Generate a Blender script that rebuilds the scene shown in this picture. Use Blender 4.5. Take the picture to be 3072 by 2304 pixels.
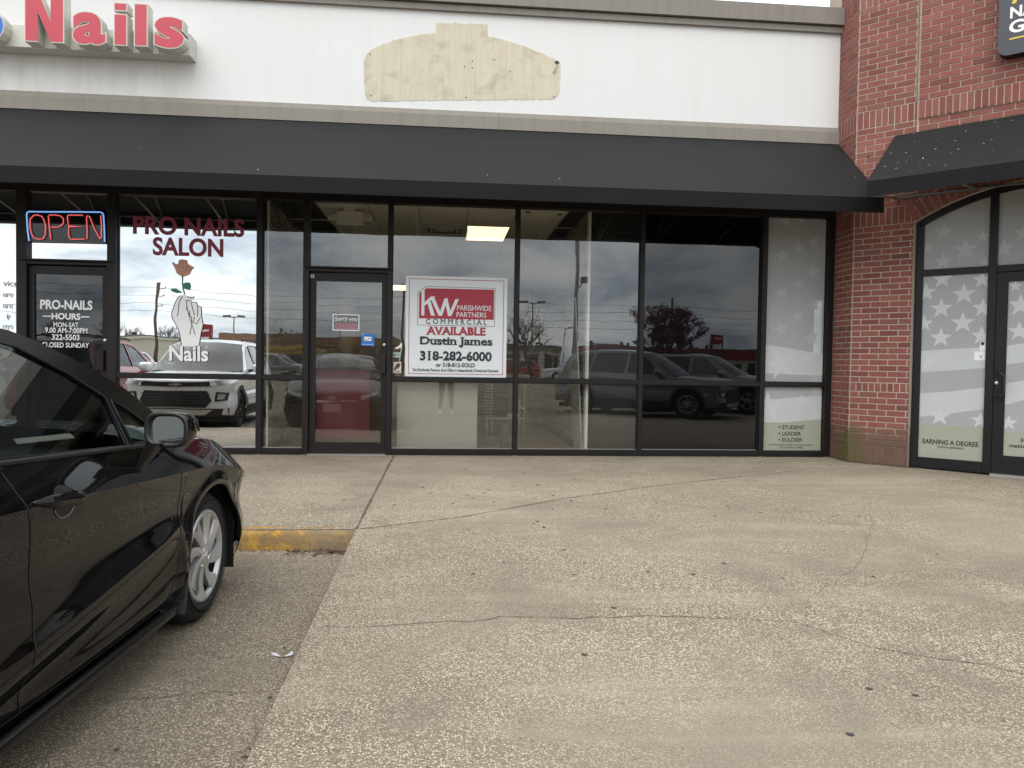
import bpy, bmesh, math, random
from mathutils import Vector, Matrix
random.seed(7)
R = math.radians
for _o in list(bpy.data.objects):
    bpy.data.objects.remove(_o)
scene = bpy.context.scene
COL = scene.collection

# ------------------------------------------------------------------ camera
CY, CH = -8.95, 1.105
YAW, PITCH, ROLL = 0.08947746, 0.02642937, 0.01548279
_f = Vector((math.sin(YAW) * math.cos(PITCH), math.cos(YAW) * math.cos(PITCH), -math.sin(PITCH)))
_r = Vector((math.cos(YAW), -math.sin(YAW), 0))
_u = _r.cross(_f)
_r2 = _r * math.cos(ROLL) + _u * math.sin(ROLL)
_u2 = _u * math.cos(ROLL) - _r * math.sin(ROLL)
cd = bpy.data.cameras.new('camera')
cam = bpy.data.objects.new('camera', cd)
COL.objects.link(cam)
cam.matrix_world = Matrix(((_r2.x, _u2.x, -_f.x, 0), (_r2.y, _u2.y, -_f.y, CY), (_r2.z, _u2.z, -_f.z, CH), (0, 0, 0, 1)))
cd.sensor_width = 36
cd.sensor_fit = 'HORIZONTAL'
cd.lens = 36 * 2230 / 3072
cd.clip_start = 0.02
cd.clip_end = 3000
scene.camera = cam

# ------------------------------------------------------------------ world: broken overcast
SUN_EL, SUN_AZ = R(54), R(205)     # azimuth measured clockwise from +Y
world = bpy.data.worlds.new('World')
scene.world = world
world.use_nodes = True
nt = world.node_tree
nt.nodes.clear()
def N(t, typ, **kw):
    n = t.nodes.new(typ)
    for k, v in kw.items():
        setattr(n, k, v)
    return n
out = N(nt, 'ShaderNodeOutputWorld')
bg = N(nt, 'ShaderNodeBackground')
bg.inputs['Strength'].default_value = 0.12
sky = N(nt, 'ShaderNodeTexSky')
sky.sky_type = 'NISHITA'
sky.sun_disc = False
sky.sun_elevation = SUN_EL
sky.sun_rotation = SUN_AZ
sky.air_density = 1.0
sky.dust_density = 2.0
tc = N(nt, 'ShaderNodeTexCoord')
sep = N(nt, 'ShaderNodeSeparateXYZ')
nt.links.new(tc.outputs['Generated'], sep.inputs[0])
def wmath(op, a, b=None, clamp=False):
    m = N(nt, 'ShaderNodeMath', operation=op, use_clamp=clamp)
    for i, v in enumerate((a, b)):
        if v is None:
            continue
        if isinstance(v, (int, float)):
            m.inputs[i].default_value = v
        else:
            nt.links.new(v, m.inputs[i])
    return m.outputs[0]
zc = wmath('ADD', wmath('MAXIMUM', sep.outputs[2], 0.0), 0.30)
px = wmath('DIVIDE', sep.outputs[0], zc)
py = wmath('DIVIDE', sep.outputs[1], zc)
comb = N(nt, 'ShaderNodeCombineXYZ')
nt.links.new(px, comb.inputs[0]); nt.links.new(py, comb.inputs[1])
cl1 = N(nt, 'ShaderNodeTexNoise'); cl1.inputs['Scale'].default_value = 2.6; cl1.inputs['Detail'].default_value = 9; cl1.inputs['Roughness'].default_value = 0.58; cl1.inputs['Distortion'].default_value = 0.35
nt.links.new(comb.outputs[0], cl1.inputs['Vector'])
cl2 = N(nt, 'ShaderNodeTexNoise'); cl2.inputs['Scale'].default_value = 0.8; cl2.inputs['Detail'].default_value = 5
nt.links.new(comb.outputs[0], cl2.inputs['Vector'])
mixn = wmath('ADD', wmath('MULTIPLY', cl1.outputs['Fac'], 0.78), wmath('MULTIPLY', cl2.outputs['Fac'], 0.22))
ramp = N(nt, 'ShaderNodeValToRGB')
e = ramp.color_ramp.elements
e[0].position = 0.33; e[0].color = (3.3, 3.9, 4.6, 1)
e[1].position = 0.62; e[1].color = (9.8, 9.9, 9.8, 1)
x = e.new(0.43); x.color = (5.6, 6.3, 6.9, 1)
x = e.new(0.51); x.color = (7.9, 8.4, 8.7, 1)
nt.links.new(mixn, ramp.inputs[0])
cov = N(nt, 'ShaderNodeValToRGB')
cov.color_ramp.elements[0].position = 0.30; cov.color_ramp.elements[0].color = (0.70, 0.70, 0.70, 1)
cov.color_ramp.elements[1].position = 0.45; cov.color_ramp.elements[1].color = (0.97, 0.97, 0.97, 1)
nt.links.new(cl2.outputs['Fac'], cov.inputs[0])
mx = N(nt, 'ShaderNodeMix', data_type='RGBA')
nt.links.new(cov.outputs[0], mx.inputs[0])
nt.links.new(sky.outputs[0], mx.inputs[6])
nt.links.new(ramp.outputs[0], mx.inputs[7])
nt.links.new(mx.outputs[2], bg.inputs[0])
nt.links.new(bg.outputs[0], out.inputs[0])

# ------------------------------------------------------------------ sun behind the cloud, high and to the left behind the viewer
sd = bpy.data.lights.new('sun', 'SUN')
sd.energy = 1.5
sd.angle = R(60)
sd.color = (1.0, 0.965, 0.91)
sun = bpy.data.objects.new('sun', sd)
COL.objects.link(sun)
sdir = Vector((math.sin(SUN_AZ) * math.cos(SUN_EL), math.cos(SUN_AZ) * math.cos(SUN_EL), math.sin(SUN_EL)))
sun.rotation_euler = (-sdir).to_track_quat('-Z', 'Y').to_euler()

# ------------------------------------------------------------------ exposure
vs = scene.view_settings
vs.view_transform = 'Standard'
vs.look = 'None'
vs.exposure = 0.58
vs.gamma = 1.0
vs.use_curve_mapping = False
scene.render.engine = 'CYCLES'
try:
    scene.cycles.max_bounces = 10
    scene.cycles.transparent_max_bounces = 16
    scene.cycles.caustics_reflective = False
    scene.cycles.caustics_refractive = False
    scene.cycles.sample_clamp_indirect = 6
except Exception:
    pass

# ================================================================== material helpers
MATS = {}
class MT:
    """small node-graph helper around one material"""
    def __init__(s, name):
        s.m = bpy.data.materials.new(name); s.m.use_nodes = True
        s.t = s.m.node_tree; s.t.nodes.clear()
        s.out = N(s.t, 'ShaderNodeOutputMaterial')
        MATS[name] = s.m
    def n(s, typ, **kw):
        return N(s.t, typ, **kw)
    def l(s, a, b):
        s.t.links.new(a, b)
    def pos(s):
        if not hasattr(s, '_p'):
            s._p = s.n('ShaderNodeNewGeometry').outputs['Position']
        return s._p
    def math(s, op, a, b=None, c=None, clamp=False):
        m = s.n('ShaderNodeMath', operation=op, use_clamp=clamp)
        for i, v in enumerate((a, b, c)):
            if v is None: continue
            if isinstance(v, (int, float)): m.inputs[i].default_value = v
            else: s.l(v, m.inputs[i])
        return m.outputs[0]
    def noise(s, scale, detail=4, rough=.55, vec=None, dist=0):
        x = s.n('ShaderNodeTexNoise'); x.inputs['Scale'].default_value = scale; x.inputs['Detail'].default_value = detail
        x.inputs['Roughness'].default_value = rough; x.inputs['Distortion'].default_value = dist
        s.l(vec if vec is not None else s.pos(), x.inputs['Vector'])
        return x.outputs['Fac']
    def vscale(s, v, sc):
        m = s.n('ShaderNodeVectorMath', operation='MULTIPLY'); s.l(v, m.inputs[0]); m.inputs[1].default_value = sc
        return m.outputs[0]
    def ramp(s, fac, stops, interp='LINEAR'):
        r = s.n('ShaderNodeValToRGB'); cr = r.color_ramp; cr.interpolation = interp
        while len(cr.elements) < len(stops): cr.elements.new(0.5)
        for e, (p, c) in zip(cr.elements, stops):
            e.position = p; e.color = (c, c, c, 1) if isinstance(c, (int, float)) else (*c, 1)
        s.l(fac, r.inputs[0]); return r.outputs[0]
    def mix(s, f, a, b, blend='MIX'):
        m = s.n('ShaderNodeMix', data_type='RGBA', blend_type=blend)
        for i, v in ((0, f), (6, a), (7, b)):
            if isinstance(v, (int, float)):
                m.inputs[i].default_value = v if i == 0 else (v, v, v, 1)
            elif isinstance(v, tuple): m.inputs[i].default_value = (*v, 1)
            else: s.l(v, m.inputs[i])
        return m.outputs[2]
    def bsdf(s, base, rough=.5, metal=0, spec=.5, coat=0, normal=None, emit=None, estr=0, trans=0):
        b = s.n('ShaderNodeBsdfPrincipled')
        for k, v in (('Base Color', base), ('Roughness', rough), ('Metallic', metal), ('Specular IOR Level', spec), ('Coat Weight', coat)):
            if isinstance(v, tuple): b.inputs[k].default_value = (*v, 1)
            elif isinstance(v, (int, float)): b.inputs[k].default_value = v
            else: s.l(v, b.inputs[k])
        b.inputs['Coat Roughness'].default_value = .02
        if trans: b.inputs['Transmission Weight'].default_value = trans
        if normal is not None: s.l(normal, b.inputs['Normal'])
        if emit: b.inputs['Emission Color'].default_value = (*emit, 1); b.inputs['Emission Strength'].default_value = estr
        return b.outputs[0]
    def bump(s, h, strength=.3, dist=.01):
        b = s.n('ShaderNodeBump'); b.inputs['Strength'].default_value = strength; b.inputs['Distance'].default_value = dist
        s.l(h, b.inputs['Height']); return b.outputs[0]
    def done(s, sh):
        s.l(sh, s.out.inputs[0]); return s.m

def pbr(name, base, rough=.5, metal=0, spec=.5, coat=0, var=0.0, vscale=3.0, bump=0.0, bscale=60.0, emit=None, estr=0, rvar=0.0):
    m = MT(name)
    c = base
    if var:
        f = m.noise(vscale, 5, .6)
        c = m.mix(f, tuple(max(0, k * (1 - var)) for k in base), tuple(min(1, k * (1 + var)) for k in base))
    r = rough
    if rvar:
        r = m.math('ADD', rough - rvar / 2, m.math('MULTIPLY', m.noise(vscale * 2.3, 4), rvar))
    nm = None
    if bump:
        nm = m.bump(m.noise(bscale, 5, .6), bump, .004)
    return m.done(m.bsdf(c, r, metal, spec, coat, nm, emit, estr))

def glass(name, tint, refl, film=0.0, filmcol=(.8, .8, .8), smudge=.01):
    """one reflecting surface in front of a tinted, see-through pane"""
    m = MT(name)
    tr = m.n('ShaderNodeBsdfTransparent'); tr.inputs[0].default_value = (*tint, 1)
    gl = m.n('ShaderNodeBsdfGlossy'); gl.inputs['Roughness'].default_value = 0.0; gl.inputs[0].default_value = (.97, .985, 1, 1)
    # faint waviness of float glass
    gl_n = m.bump(m.noise(1.3, 2, .4), .09, .02)
    m.l(gl_n, gl.inputs['Normal'])
    lw = m.n('ShaderNodeLayerWeight'); lw.inputs[0].default_value = .5
    fac = m.math('ADD', m.math('MULTIPLY', m.math('POWER', lw.outputs['Facing'], 5.0), 1 - refl), refl, clamp=True)
    mx1 = m.n('ShaderNodeMixShader'); m.l(fac, mx1.inputs[0]); m.l(tr.outputs[0], mx1.inputs[1]); m.l(gl.outputs[0], mx1.inputs[2])
    df = m.n('ShaderNodeBsdfDiffuse'); df.inputs[0].default_value = (*filmcol, 1)
    sm = m.math('ADD', m.math('MULTIPLY', m.ramp(m.noise(2.2, 6, .65), [(.45, 0.0), (.75, 1.0)]), smudge), film)
    mx2 = m.n('ShaderNodeMixShader'); m.l(sm, mx2.inputs[0]); m.l(mx1.outputs[0], mx2.inputs[1]); m.l(df.outputs[0], mx2.inputs[2])
    return m.done(mx2.outputs[0])

# ------------------------------------------------------------------ materials of the place
def aggregate(name, tone, contrast, patch, wall_band=False):
    m = MT(name)
    p = m.pos()
    wv = m.n('ShaderNodeTexNoise'); wv.inputs['Scale'].default_value = 55; m.l(p, wv.inputs['Vector'])
    add = m.n('ShaderNodeVectorMath', operation='MULTIPLY_ADD'); m.l(wv.outputs['Color'], add.inputs[0]); add.inputs[1].default_value = (.006, .006, .0); m.l(p, add.inputs[2])
    v = m.n('ShaderNodeTexVoronoi'); v.inputs['Scale'].default_value = 108; m.l(add.outputs[0], v.inputs['Vector'])
    v2 = m.n('ShaderNodeTexVoronoi'); v2.inputs['Scale'].default_value = 175; m.l(p, v2.inputs['Vector'])
    rnd = m.n('ShaderNodeSeparateColor'); m.l(v.outputs['Color'], rnd.inputs[0])
    stone = m.ramp(rnd.outputs[0], [(0, (.09, .072, .055)), (.12, (.27, .22, .165)), (.28, (.50, .435, .335)), (.56, (.70, .635, .51)), (.86, (.88, .835, .72)), (1, (.30, .25, .20))])
    matrix = m.mix(m.noise(260, 3, .7), (.080, .066, .050), (.26, .22, .172))
    body = m.ramp(v.outputs['Distance'], [(.34, 1.0), (.54, 0.0)])
    keep = m.ramp(rnd.outputs[1], [(.16, 0.0), (.26, 1.0)])
    sm = m.n('ShaderNodeSeparateColor'); m.l(v2.outputs['Color'], sm.inputs[0])
    small = m.ramp(sm.outputs[0], [(0, (.10, .085, .065)), (.5, (.33, .285, .225)), (1, (.68, .63, .53))])
    base = m.mix(m.ramp(v2.outputs['Distance'], [(.3, .8), (.5, 0.0)]), matrix, small)
    big = m.math('MULTIPLY', body, keep)
    # trodden places where cement has come up and the stones barely show
    worn = m.ramp(m.noise(.62, 6, .62, dist=.7), [(.44, 0.0), (.60, 1.0)])
    big = m.math('MULTIPLY', big, m.math('SUBTRACT', 1.0, m.math('MULTIPLY', worn, patch)))
    c = m.mix(m.math('MULTIPLY', big, contrast), base, stone)
    # sweeping trowel and tyre marks
    rot = m.n('ShaderNodeMapping'); rot.inputs['Rotation'].default_value = (0, 0, .5); rot.inputs['Scale'].default_value = (.35, 2.2, 1); m.l(p, rot.inputs['Vector'])
    sw = m.noise(1.3, 5, .6, rot.outputs[0], 1.2)
    c = m.mix(m.ramp(sw, [(.52, 0.0), (.70, .42)]), c, (.40, .355, .285))
    # stains, drips and damp patches with their own outlines
    st = m.noise(1.0, 7, .65, dist=.5)
    c = m.mix(m.ramp(st, [(.36, .58), (.52, 0.0)]), c, (.17, .148, .12))
    sp = m.noise(3.4, 5, .7, dist=.8)
    c = m.mix(m.ramp(sp, [(.64, 0.0), (.74, .38)]), c, (.15, .128, .105))
    st2 = m.noise(.30, 4, .5)
    c = m.mix(m.ramp(st2, [(.40, 0.0), (.68, .25)]), c, (.50, .455, .38))
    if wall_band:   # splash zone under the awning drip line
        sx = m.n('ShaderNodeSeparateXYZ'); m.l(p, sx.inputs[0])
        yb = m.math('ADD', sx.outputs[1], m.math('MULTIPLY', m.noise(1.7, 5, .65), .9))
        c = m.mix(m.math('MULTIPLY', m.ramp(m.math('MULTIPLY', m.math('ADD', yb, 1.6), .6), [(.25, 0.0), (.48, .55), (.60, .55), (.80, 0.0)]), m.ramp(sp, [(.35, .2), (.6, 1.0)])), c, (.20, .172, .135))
    c = m.mix(1.0, c, tone, 'MULTIPLY')
    h = m.math('ADD', m.math('MULTIPLY', big, m.ramp(v.outputs['Distance'], [(0, 1.0), (.54, 0.0)])), m.math('MULTIPLY', m.ramp(v2.outputs['Distance'], [(0, .4), (.5, 0.0)]), .6))
    nm = m.bump(h, .8, .008)
    return m.done(m.bsdf(c, .85, 0, .3, 0, nm))
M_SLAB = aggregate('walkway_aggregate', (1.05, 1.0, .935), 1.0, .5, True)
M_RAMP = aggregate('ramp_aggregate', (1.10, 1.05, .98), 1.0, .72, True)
M_LOT = aggregate('lot_aggregate', (.93, .88, .82), .95, .40)

def stucco():
    m = MT('white_stucco')
    p = m.pos()
    streak = m.noise(1.0, 6, .6, m.vscale(p, (9, 9, .55)))
    big = m.noise(.8, 4)
    c = m.mix(m.ramp(streak, [(.45, 0.0), (.75, .15)]), (.735, .733, .73), (.57, .55, .515))
    c = m.mix(m.ramp(big, [(.5, 0.0), (.75, .14)]), c, (.62, .60, .57))
    # dirt washed down below the old raceway sign
    sx = m.n('ShaderNodeSeparateXYZ'); m.l(p, sx.inputs[0])
    left = m.ramp(m.math('ADD', sx.outputs[0], m.math('MULTIPLY', m.noise(2.5, 3), .5)), [(0, 1.0), (1, 1.0)])
    below = m.math('MULTIPLY', m.math('LESS_THAN', sx.outputs[0], -2.78), m.math('LESS_THAN', sx.outputs[2], 4.56))
    c = m.mix(m.math('MULTIPLY', below, m.ramp(streak, [(.35, .10), (.7, .36)])), c, (.52, .46, .40))
    h = m.math('ADD', m.noise(85, 3, .6), m.math('MULTIPLY', m.noise(230, 2), .4))
    return m.done(m.bsdf(c, .9, 0, .2, 0, m.bump(h, .45, .006)))
M_STUCCO = stucco()
def patchmat():
    m = MT('unpainted_stucco')
    p = m.pos()
    streak = m.noise(1.0, 6, .62, m.vscale(p, (22, 22, .8)))
    c = m.mix(m.ramp(streak, [(.40, 0.0), (.72, .50)]), (.62, .565, .44), (.47, .42, .33))
    c = m.mix(m.ramp(m.noise(9, 6, .7), [(.50, 0.0), (.66, .45)]), c, (.66, .62, .53))
    c = m.mix(m.ramp(m.noise(3.2, 6, .65, dist=.5), [(.52, 0.0), (.70, .65)]), c, (.34, .305, .25))
    return m.done(m.bsdf(c, .92, 0, .2, 0, m.bump(m.noise(85, 3, .6), .5, .006)))
M_PATCH = patchmat()
def tanmat(name, base):
    m = MT(name)
    p = m.pos()
    streak = m.noise(1.0, 6, .62, m.vscale(p, (14, 14, 1.1)))
    c = m.mix(m.ramp(streak, [(.45, 0.0), (.72, .4)]), base, tuple(k * .66 for k in base))
    return m.done(m.bsdf(c, .85, 0, .25, 0, m.bump(m.noise(120, 3), .25, .004)))
M_TAUPE = tanmat('taupe_trim', (.270, .247, .215))
M_COPE = tanmat('taupe_coping', (.25, .228, .207))

def fabric():
    m = MT('black_awning_fabric')
    p = m.pos()
    c = m.mix(m.noise(1.6, 5, .6), (.0125, .0125, .014), (.0185, .0185, .020))
    # twigs and bird lime
    v = m.n('ShaderNodeTexVoronoi'); v.inputs['Scale'].default_value = 4.2; m.l(p, v.inputs['Vector'])
    rr = m.n('ShaderNodeSeparateColor'); m.l(v.outputs['Color'], rr.inputs[0])
    spot = m.math('MULTIPLY', m.math('LESS_THAN', v.outputs['Distance'], m.math('MULTIPLY', rr.outputs[0], .045)), m.math('GREATER_THAN', rr.outputs[1], .55))
    c = m.mix(spot, c, (.45, .44, .42))
    return m.done(m.bsdf(c, .62, 0, .20, 0, m.bump(m.noise(400, 2), .15, .002)))
M_FABRIC = fabric()
M_VALANCE = pbr('shade_toned_valance_fabric', (.0085, .0085, .0098), .65, 0, .16, var=.2, vscale=2)  # same cloth as the canopy, shade of the upright face put into its colour
def fabric2():
    m = MT('littered_awning_fabric')
    p = m.pos()
    c = m.mix(m.noise(1.6, 5, .6), (.0125, .0125, .014), (.0185, .0185, .020))
    for sc, thr, k in ((8.0, .11, .40), (15.0, .13, .50), (5.0, .06, .2)):
        pv = m.vscale(p, (1, 1, 1))
        v = m.n('ShaderNodeTexVoronoi'); v.inputs['Scale'].default_value = sc
        w = m.n('ShaderNodeTexNoise'); w.inputs['Scale'].default_value = sc * 1.5; m.l(pv, w.inputs['Vector'])
        ad = m.n('ShaderNodeVectorMath', operation='MULTIPLY_ADD'); m.l(w.outputs['Color'], ad.inputs[0]); ad.inputs[1].default_value = (.10, .10, .10); m.l(pv, ad.inputs[2])
        m.l(ad.outputs[0], v.inputs['Vector'])
        rr = m.n('ShaderNodeSeparateColor'); m.l(v.outputs['Color'], rr.inputs[0])
        spot = m.math('MULTIPLY', m.math('LESS_THAN', v.outputs['Distance'], m.math('MULTIPLY', rr.outputs[0], thr)), m.math('GREATER_THAN', rr.outputs[1], k))
        c = m.mix(spot, c, m.mix(rr.outputs[2], (.16, .155, .14), (.6, .59, .55)))
    return m.done(m.bsdf(c, .62, 0, .20, 0, m.bump(m.noise(400, 2), .15, .002)))
M_FABRIC2 = fabric2()

def brickmat(name, moss=True, painted=False):
    m = MT(name)
    oi = m.n('ShaderNodeObjectInfo')
    at = m.n('ShaderNodeAttribute', attribute_name='tint')
    rnd = m.math('FRACT', m.math('ADD', oi.outputs['Random'], at.outputs['Fac']))
    p = m.pos()
    if painted:
        c = m.ramp(rnd, [(0, (.17, .158, .135)), (.5, (.22, .205, .178)), (1, (.29, .272, .238))])
        return m.done(m.bsdf(c, .7, 0, .3, 0, m.bump(m.noise(60, 4), .3, .006)))
    c = m.ramp(rnd, [(0, (.200, .074, .060)), (.30, (.265, .094, .076)), (.62, (.305, .108, .086)), (.82, (.235, .102, .084)), (.93, (.34, .128, .100)), (1, (.160, .074, .064))])
    c = m.mix(m.ramp(m.noise(38, 5, .7), [(.35, .35), (.6, 0.0)]), c, (.12, .042, .036))
    c = m.mix(m.ramp(m.noise(2.2, 4), [(.45, 0.0), (.75, .28)]), c, (.19, .085, .062))
    if moss:
        sx = m.n('ShaderNodeSeparateXYZ'); m.l(p, sx.inputs[0])
        hz = m.math('ADD', sx.outputs[2], m.math('MULTIPLY', m.noise(5, 5, .65), -.5))
        low = m.ramp(hz, [(0.0, .72), (.10, .55), (.22, 0.0)])
        c = m.mix(low, c, m.mix(m.noise(14, 4), (.095, .072, .05), (.16, .115, .082)))
        # moss grows at the foot of the outer corner
        dx = m.math('SUBTRACT', sx.outputs[0], 4.86); dy = m.math('ADD', sx.outputs[1], .36)
        d2 = m.math('SQRT', m.math('ADD', m.math('MULTIPLY', dx, dx), m.math('ADD', m.math('MULTIPLY', dy, dy), m.math('MULTIPLY', m.math('MULTIPLY', sx.outputs[2], sx.outputs[2]), .22))))
        g = m.ramp(m.math('ADD', d2, m.math('MULTIPLY', m.noise(11, 5, .65), .16)), [(.10, .9), (.24, .55), (.34, 0.0)])
        c = m.mix(g, c, m.mix(m.noise(45, 3), (.065, .072, .018), (.135, .135, .035)))
    return m.done(m.bsdf(c, .85, 0, .3, 0, m.bump(m.noise(90, 4, .65), .5, .004)))
M_BRICK = brickmat('red_brick')
M_IBRICK = brickmat('painted_brick', False, True)
def mortarmat():
    m = MT('mortar'); p = m.pos()
    c = m.mix(m.noise(8, 5, .6), (.36, .295, .245), (.54, .445, .37))
    sx = m.n('ShaderNodeSeparateXYZ'); m.l(p, sx.inputs[0])
    hz = m.math('ADD', sx.outputs[2], m.math('MULTIPLY', m.noise(5, 5, .65), -.5))
    c = m.mix(m.ramp(hz, [(0.0, .9), (.08, .8), (.20, 0.0)]), c, m.mix(m.noise(18, 4), (.05, .042, .03), (.16, .125, .09)))
    return m.done(m.bsdf(c, .95, 0, .2, 0, m.bump(m.noise(150, 4), .4, .004)))
M_MORTAR = mortarmat()
M_IMORTAR = pbr('painted_mortar', (.52, .50, .45), .9, var=.1)
M_FRAME = pbr('dark_bronze_aluminium', (.0135, .0110, .0105), .45, 0, .28, var=.3, vscale=5, rvar=.2)
M_FRAME2 = pbr('black_aluminium', (.011, .011, .0125), .45, 0, .28, var=.25, vscale=5, rvar=.2)
M_RUBBER = pbr('gasket', (.008, .008, .008), .7)
M_BARE = pbr('bare_aluminium', (.52, .51, .49), .4, .9)
M_GALV = pbr('awning_tube', (.20, .205, .21), .5, .5, var=.2)
M_DARKIN = pbr('dark_interior', (.012, .012, .012), .9)
M_BLACK = pbr('flat_black', (.006, .006, .006), .6)
M_WHITE = pbr('white_paint', (.74, .74, .73), .6)
M_VWHITE = pbr('white_vinyl', (.82, .82, .82), .5)
M_VBLACK = pbr('black_vinyl', (.012, .012, .012), .5)
M_VMAROON = pbr('maroon_vinyl', (.24, .026, .048), .5)
M_G_MIRROR = glass('mirror_film_glass', (.10, .11, .11), .74, smudge=.012)
M_G_DOOR = glass('smoked_door_glass', (.35, .35, .34), .07, smudge=.015)
M_G_CLEAR = glass('tinted_clear_glass', (.90, .90, .86), .145, smudge=.02)
M_G_DARK = glass('blacked_out_glass', (.30, .30, .31), .064, smudge=.003)
M_G_PLAIN = glass('plain_glass', (.93, .95, .94), .05, smudge=.015)
M_CLEAR = MT('glass_body')
_t = M_CLEAR.n('ShaderNodeBsdfTransparent'); M_CLEAR = M_CLEAR.done(_t.outputs[0])

# ================================================================== geometry helpers
def tag(o, label=None, cat=None, group=None, kind=None):
    if label: o['label'] = label
    if cat: o['category'] = cat
    if group: o['group'] = group
    if kind: o['kind'] = kind
    return o
def empty(name, loc=(0, 0, 0), label=None, cat=None, group=None, rz=0):
    o = bpy.data.objects.new(name, None); COL.objects.link(o)
    o.location = loc; o.rotation_euler = (0, 0, rz); o.empty_display_size = .1
    return tag(o, label, cat, group)
def link(name, me, parent=None):
    o = bpy.data.objects.new(name, me); COL.objects.link(o)
    if parent is not None:
        o.parent = parent
    return o
class MB:
    """collects faces and becomes one mesh object"""
    def __init__(s):
        s.v = []; s.f = []; s.mi = []; s.mats = []; s.sm = []
    def mat(s, m):
        if m not in s.mats: s.mats.append(m)
        return s.mats.index(m)
    def face(s, pts, m, smooth=False):
        b = len(s.v); s.v += [tuple(p) for p in pts]; s.f.append(tuple(range(b, b + len(pts)))); s.mi.append(s.mat(m)); s.sm.append(smooth)
    def grid(s, rows, m, smooth=True, flip=False, mfun=None):
        b = len(s.v); nr = len(rows); nc = len(rows[0])
        for r in rows: s.v += [tuple(p) for p in r]
        k = s.mat(m)
        for i in range(nr - 1):
            for j in range(nc - 1):
                q = (b + i * nc + j, b + i * nc + j + 1, b + (i + 1) * nc + j + 1, b + (i + 1) * nc + j)
                s.f.append(q[::-1] if flip else q); s.mi.append(k if mfun is None else s.mat(mfun(i, j))); s.sm.append(smooth)
    def box(s, fr, x0, x1, y0, y1, z0, z1, m, front=None):
        c = [fr(x, y, z) for z in (z0, z1) for y in (y0, y1) for x in (x0, x1)]
        b = len(s.v); s.v += [tuple(p) for p in c]; k = s.mat(m)
        fs = [(0, 2, 3, 1), (4, 5, 7, 6), (0, 1, 5, 4), (2, 6, 7, 3), (0, 4, 6, 2), (1, 3, 7, 5)]
        for i, q in enumerate(fs):
            s.f.append(tuple(b + t for t in q)); s.mi.append(s.mat(front) if (front is not None and i == 1) else k); s.sm.append(False)
    def tube(s, pts, r, m, n=8, caps=True, r1=None):
        pts = [Vector(p) for p in pts]; b = len(s.v); k = s.mat(m)
        prev = None
        for i, p in enumerate(pts):
            d = (pts[min(i + 1, len(pts) - 1)] - pts[max(i - 1, 0)]).normalized()
            if prev is None:
                a = d.orthogonal().normalized()
            else:
                a = (prev - d * prev.dot(d))
                a = a.normalized() if a.length > 1e-6 else d.orthogonal().normalized()
            prev = a; c = d.cross(a)
            rr = r if r1 is None else r + (r1 - r) * i / max(1, len(pts) - 1)
            for j in range(n):
                t = 2 * math.pi * j / n
                s.v.append(tuple(p + a * math.cos(t) * rr + c * math.sin(t) * rr))
        for i in range(len(pts) - 1):
            for j in range(n):
                s.f.append((b + i * n + j, b + i * n + (j + 1) % n, b + (i + 1) * n + (j + 1) % n, b + (i + 1) * n + j)); s.mi.append(k); s.sm.append(n > 4)
        if caps:
            s.f.append(tuple(b + j for j in range(n))[::-1]); s.mi.append(k); s.sm.append(False)
            e_ = b + (len(pts) - 1) * n
            s.f.append(tuple(e_ + j for j in range(n))); s.mi.append(k); s.sm.append(False)
    def lathe(s, prof, fr, m, n=40, mfun=None):
        """prof: (radius, height) ; fr(x,y,z) with z as axis"""
        rows = []
        for r_, h_ in prof:
            rows.append([fr(r_ * math.cos(2 * math.pi * j / n), r_ * math.sin(2 * math.pi * j / n), h_) for j in range(n + 1)])
        s.grid(rows, m, True, mfun=mfun)
    def poly(s, fr, pts, z0, z1, m, side=None):
        """extruded convex-or-concave outline (fan-free: one n-gon each side)"""
        k = side or m
        a = sum(pts[i][0] * pts[(i + 1) % len(pts)][1] - pts[(i + 1) % len(pts)][0] * pts[i][1] for i in range(len(pts)))
        if a < 0: pts = pts[::-1]
        s.face([fr(x, y, z1) for x, y in pts], m)
        s.face([fr(x, y, z0) for x, y in pts][::-1], k)
        for i in range(len(pts)):
            (xa, ya), (xb, yb) = pts[i], pts[(i + 1) % len(pts)]
            s.face([fr(xa, ya, z0), fr(xb, yb, z0), fr(xb, yb, z1), fr(xa, ya, z1)], k)
    def mesh(s, name):
        me = bpy.data.meshes.new(name)
        me.from_pydata([tuple(v) for v in s.v], [], s.f)
        for m in s.mats: me.materials.append(m)
        me.polygons.foreach_set('material_index', s.mi)
        me.polygons.foreach_set('use_smooth', s.sm)
        me.update()
        return me
    def build(s, name, parent=None, weld=False, bevel=0, solid=0, subsurf=0):
        me = s.mesh(name)
        if weld or bevel:
            bm = bmesh.new(); bm.from_mesh(me)
            bmesh.ops.remove_doubles(bm, verts=bm.verts, dist=1e-5)
            bmesh.ops.recalc_face_normals(bm, faces=bm.faces)
            if bevel:
                es = [e for e in bm.edges if len(e.link_faces) == 2 and e.calc_face_angle(0) > .5]
                bmesh.ops.bevel(bm, geom=es, offset=bevel, segments=1, affect='EDGES', profile=.5)
            bm.to_mesh(me); bm.free()
        o = link(name, me, parent)
        if solid:
            md = o.modifiers.new('solid', 'SOLIDIFY'); md.thickness = solid; md.offset = -1
        if subsurf:
            md = o.modifiers.new('sub', 'SUBSURF'); md.levels = subsurf; md.render_levels = subsurf
        return o
def frame(o, u, v):
    o, u, v = Vector(o), Vector(u).normalized(), Vector(v).normalized(); n = u.cross(v)
    def fn(x, y, z=0.0): return o + u * x + v * y + n * z
    fn.o, fn.u, fn.v, fn.n = o, u, v, n
    return fn
W3 = frame((0, 0, 0), (1, 0, 0), (0, 1, 0))                 # plain world axes
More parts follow.
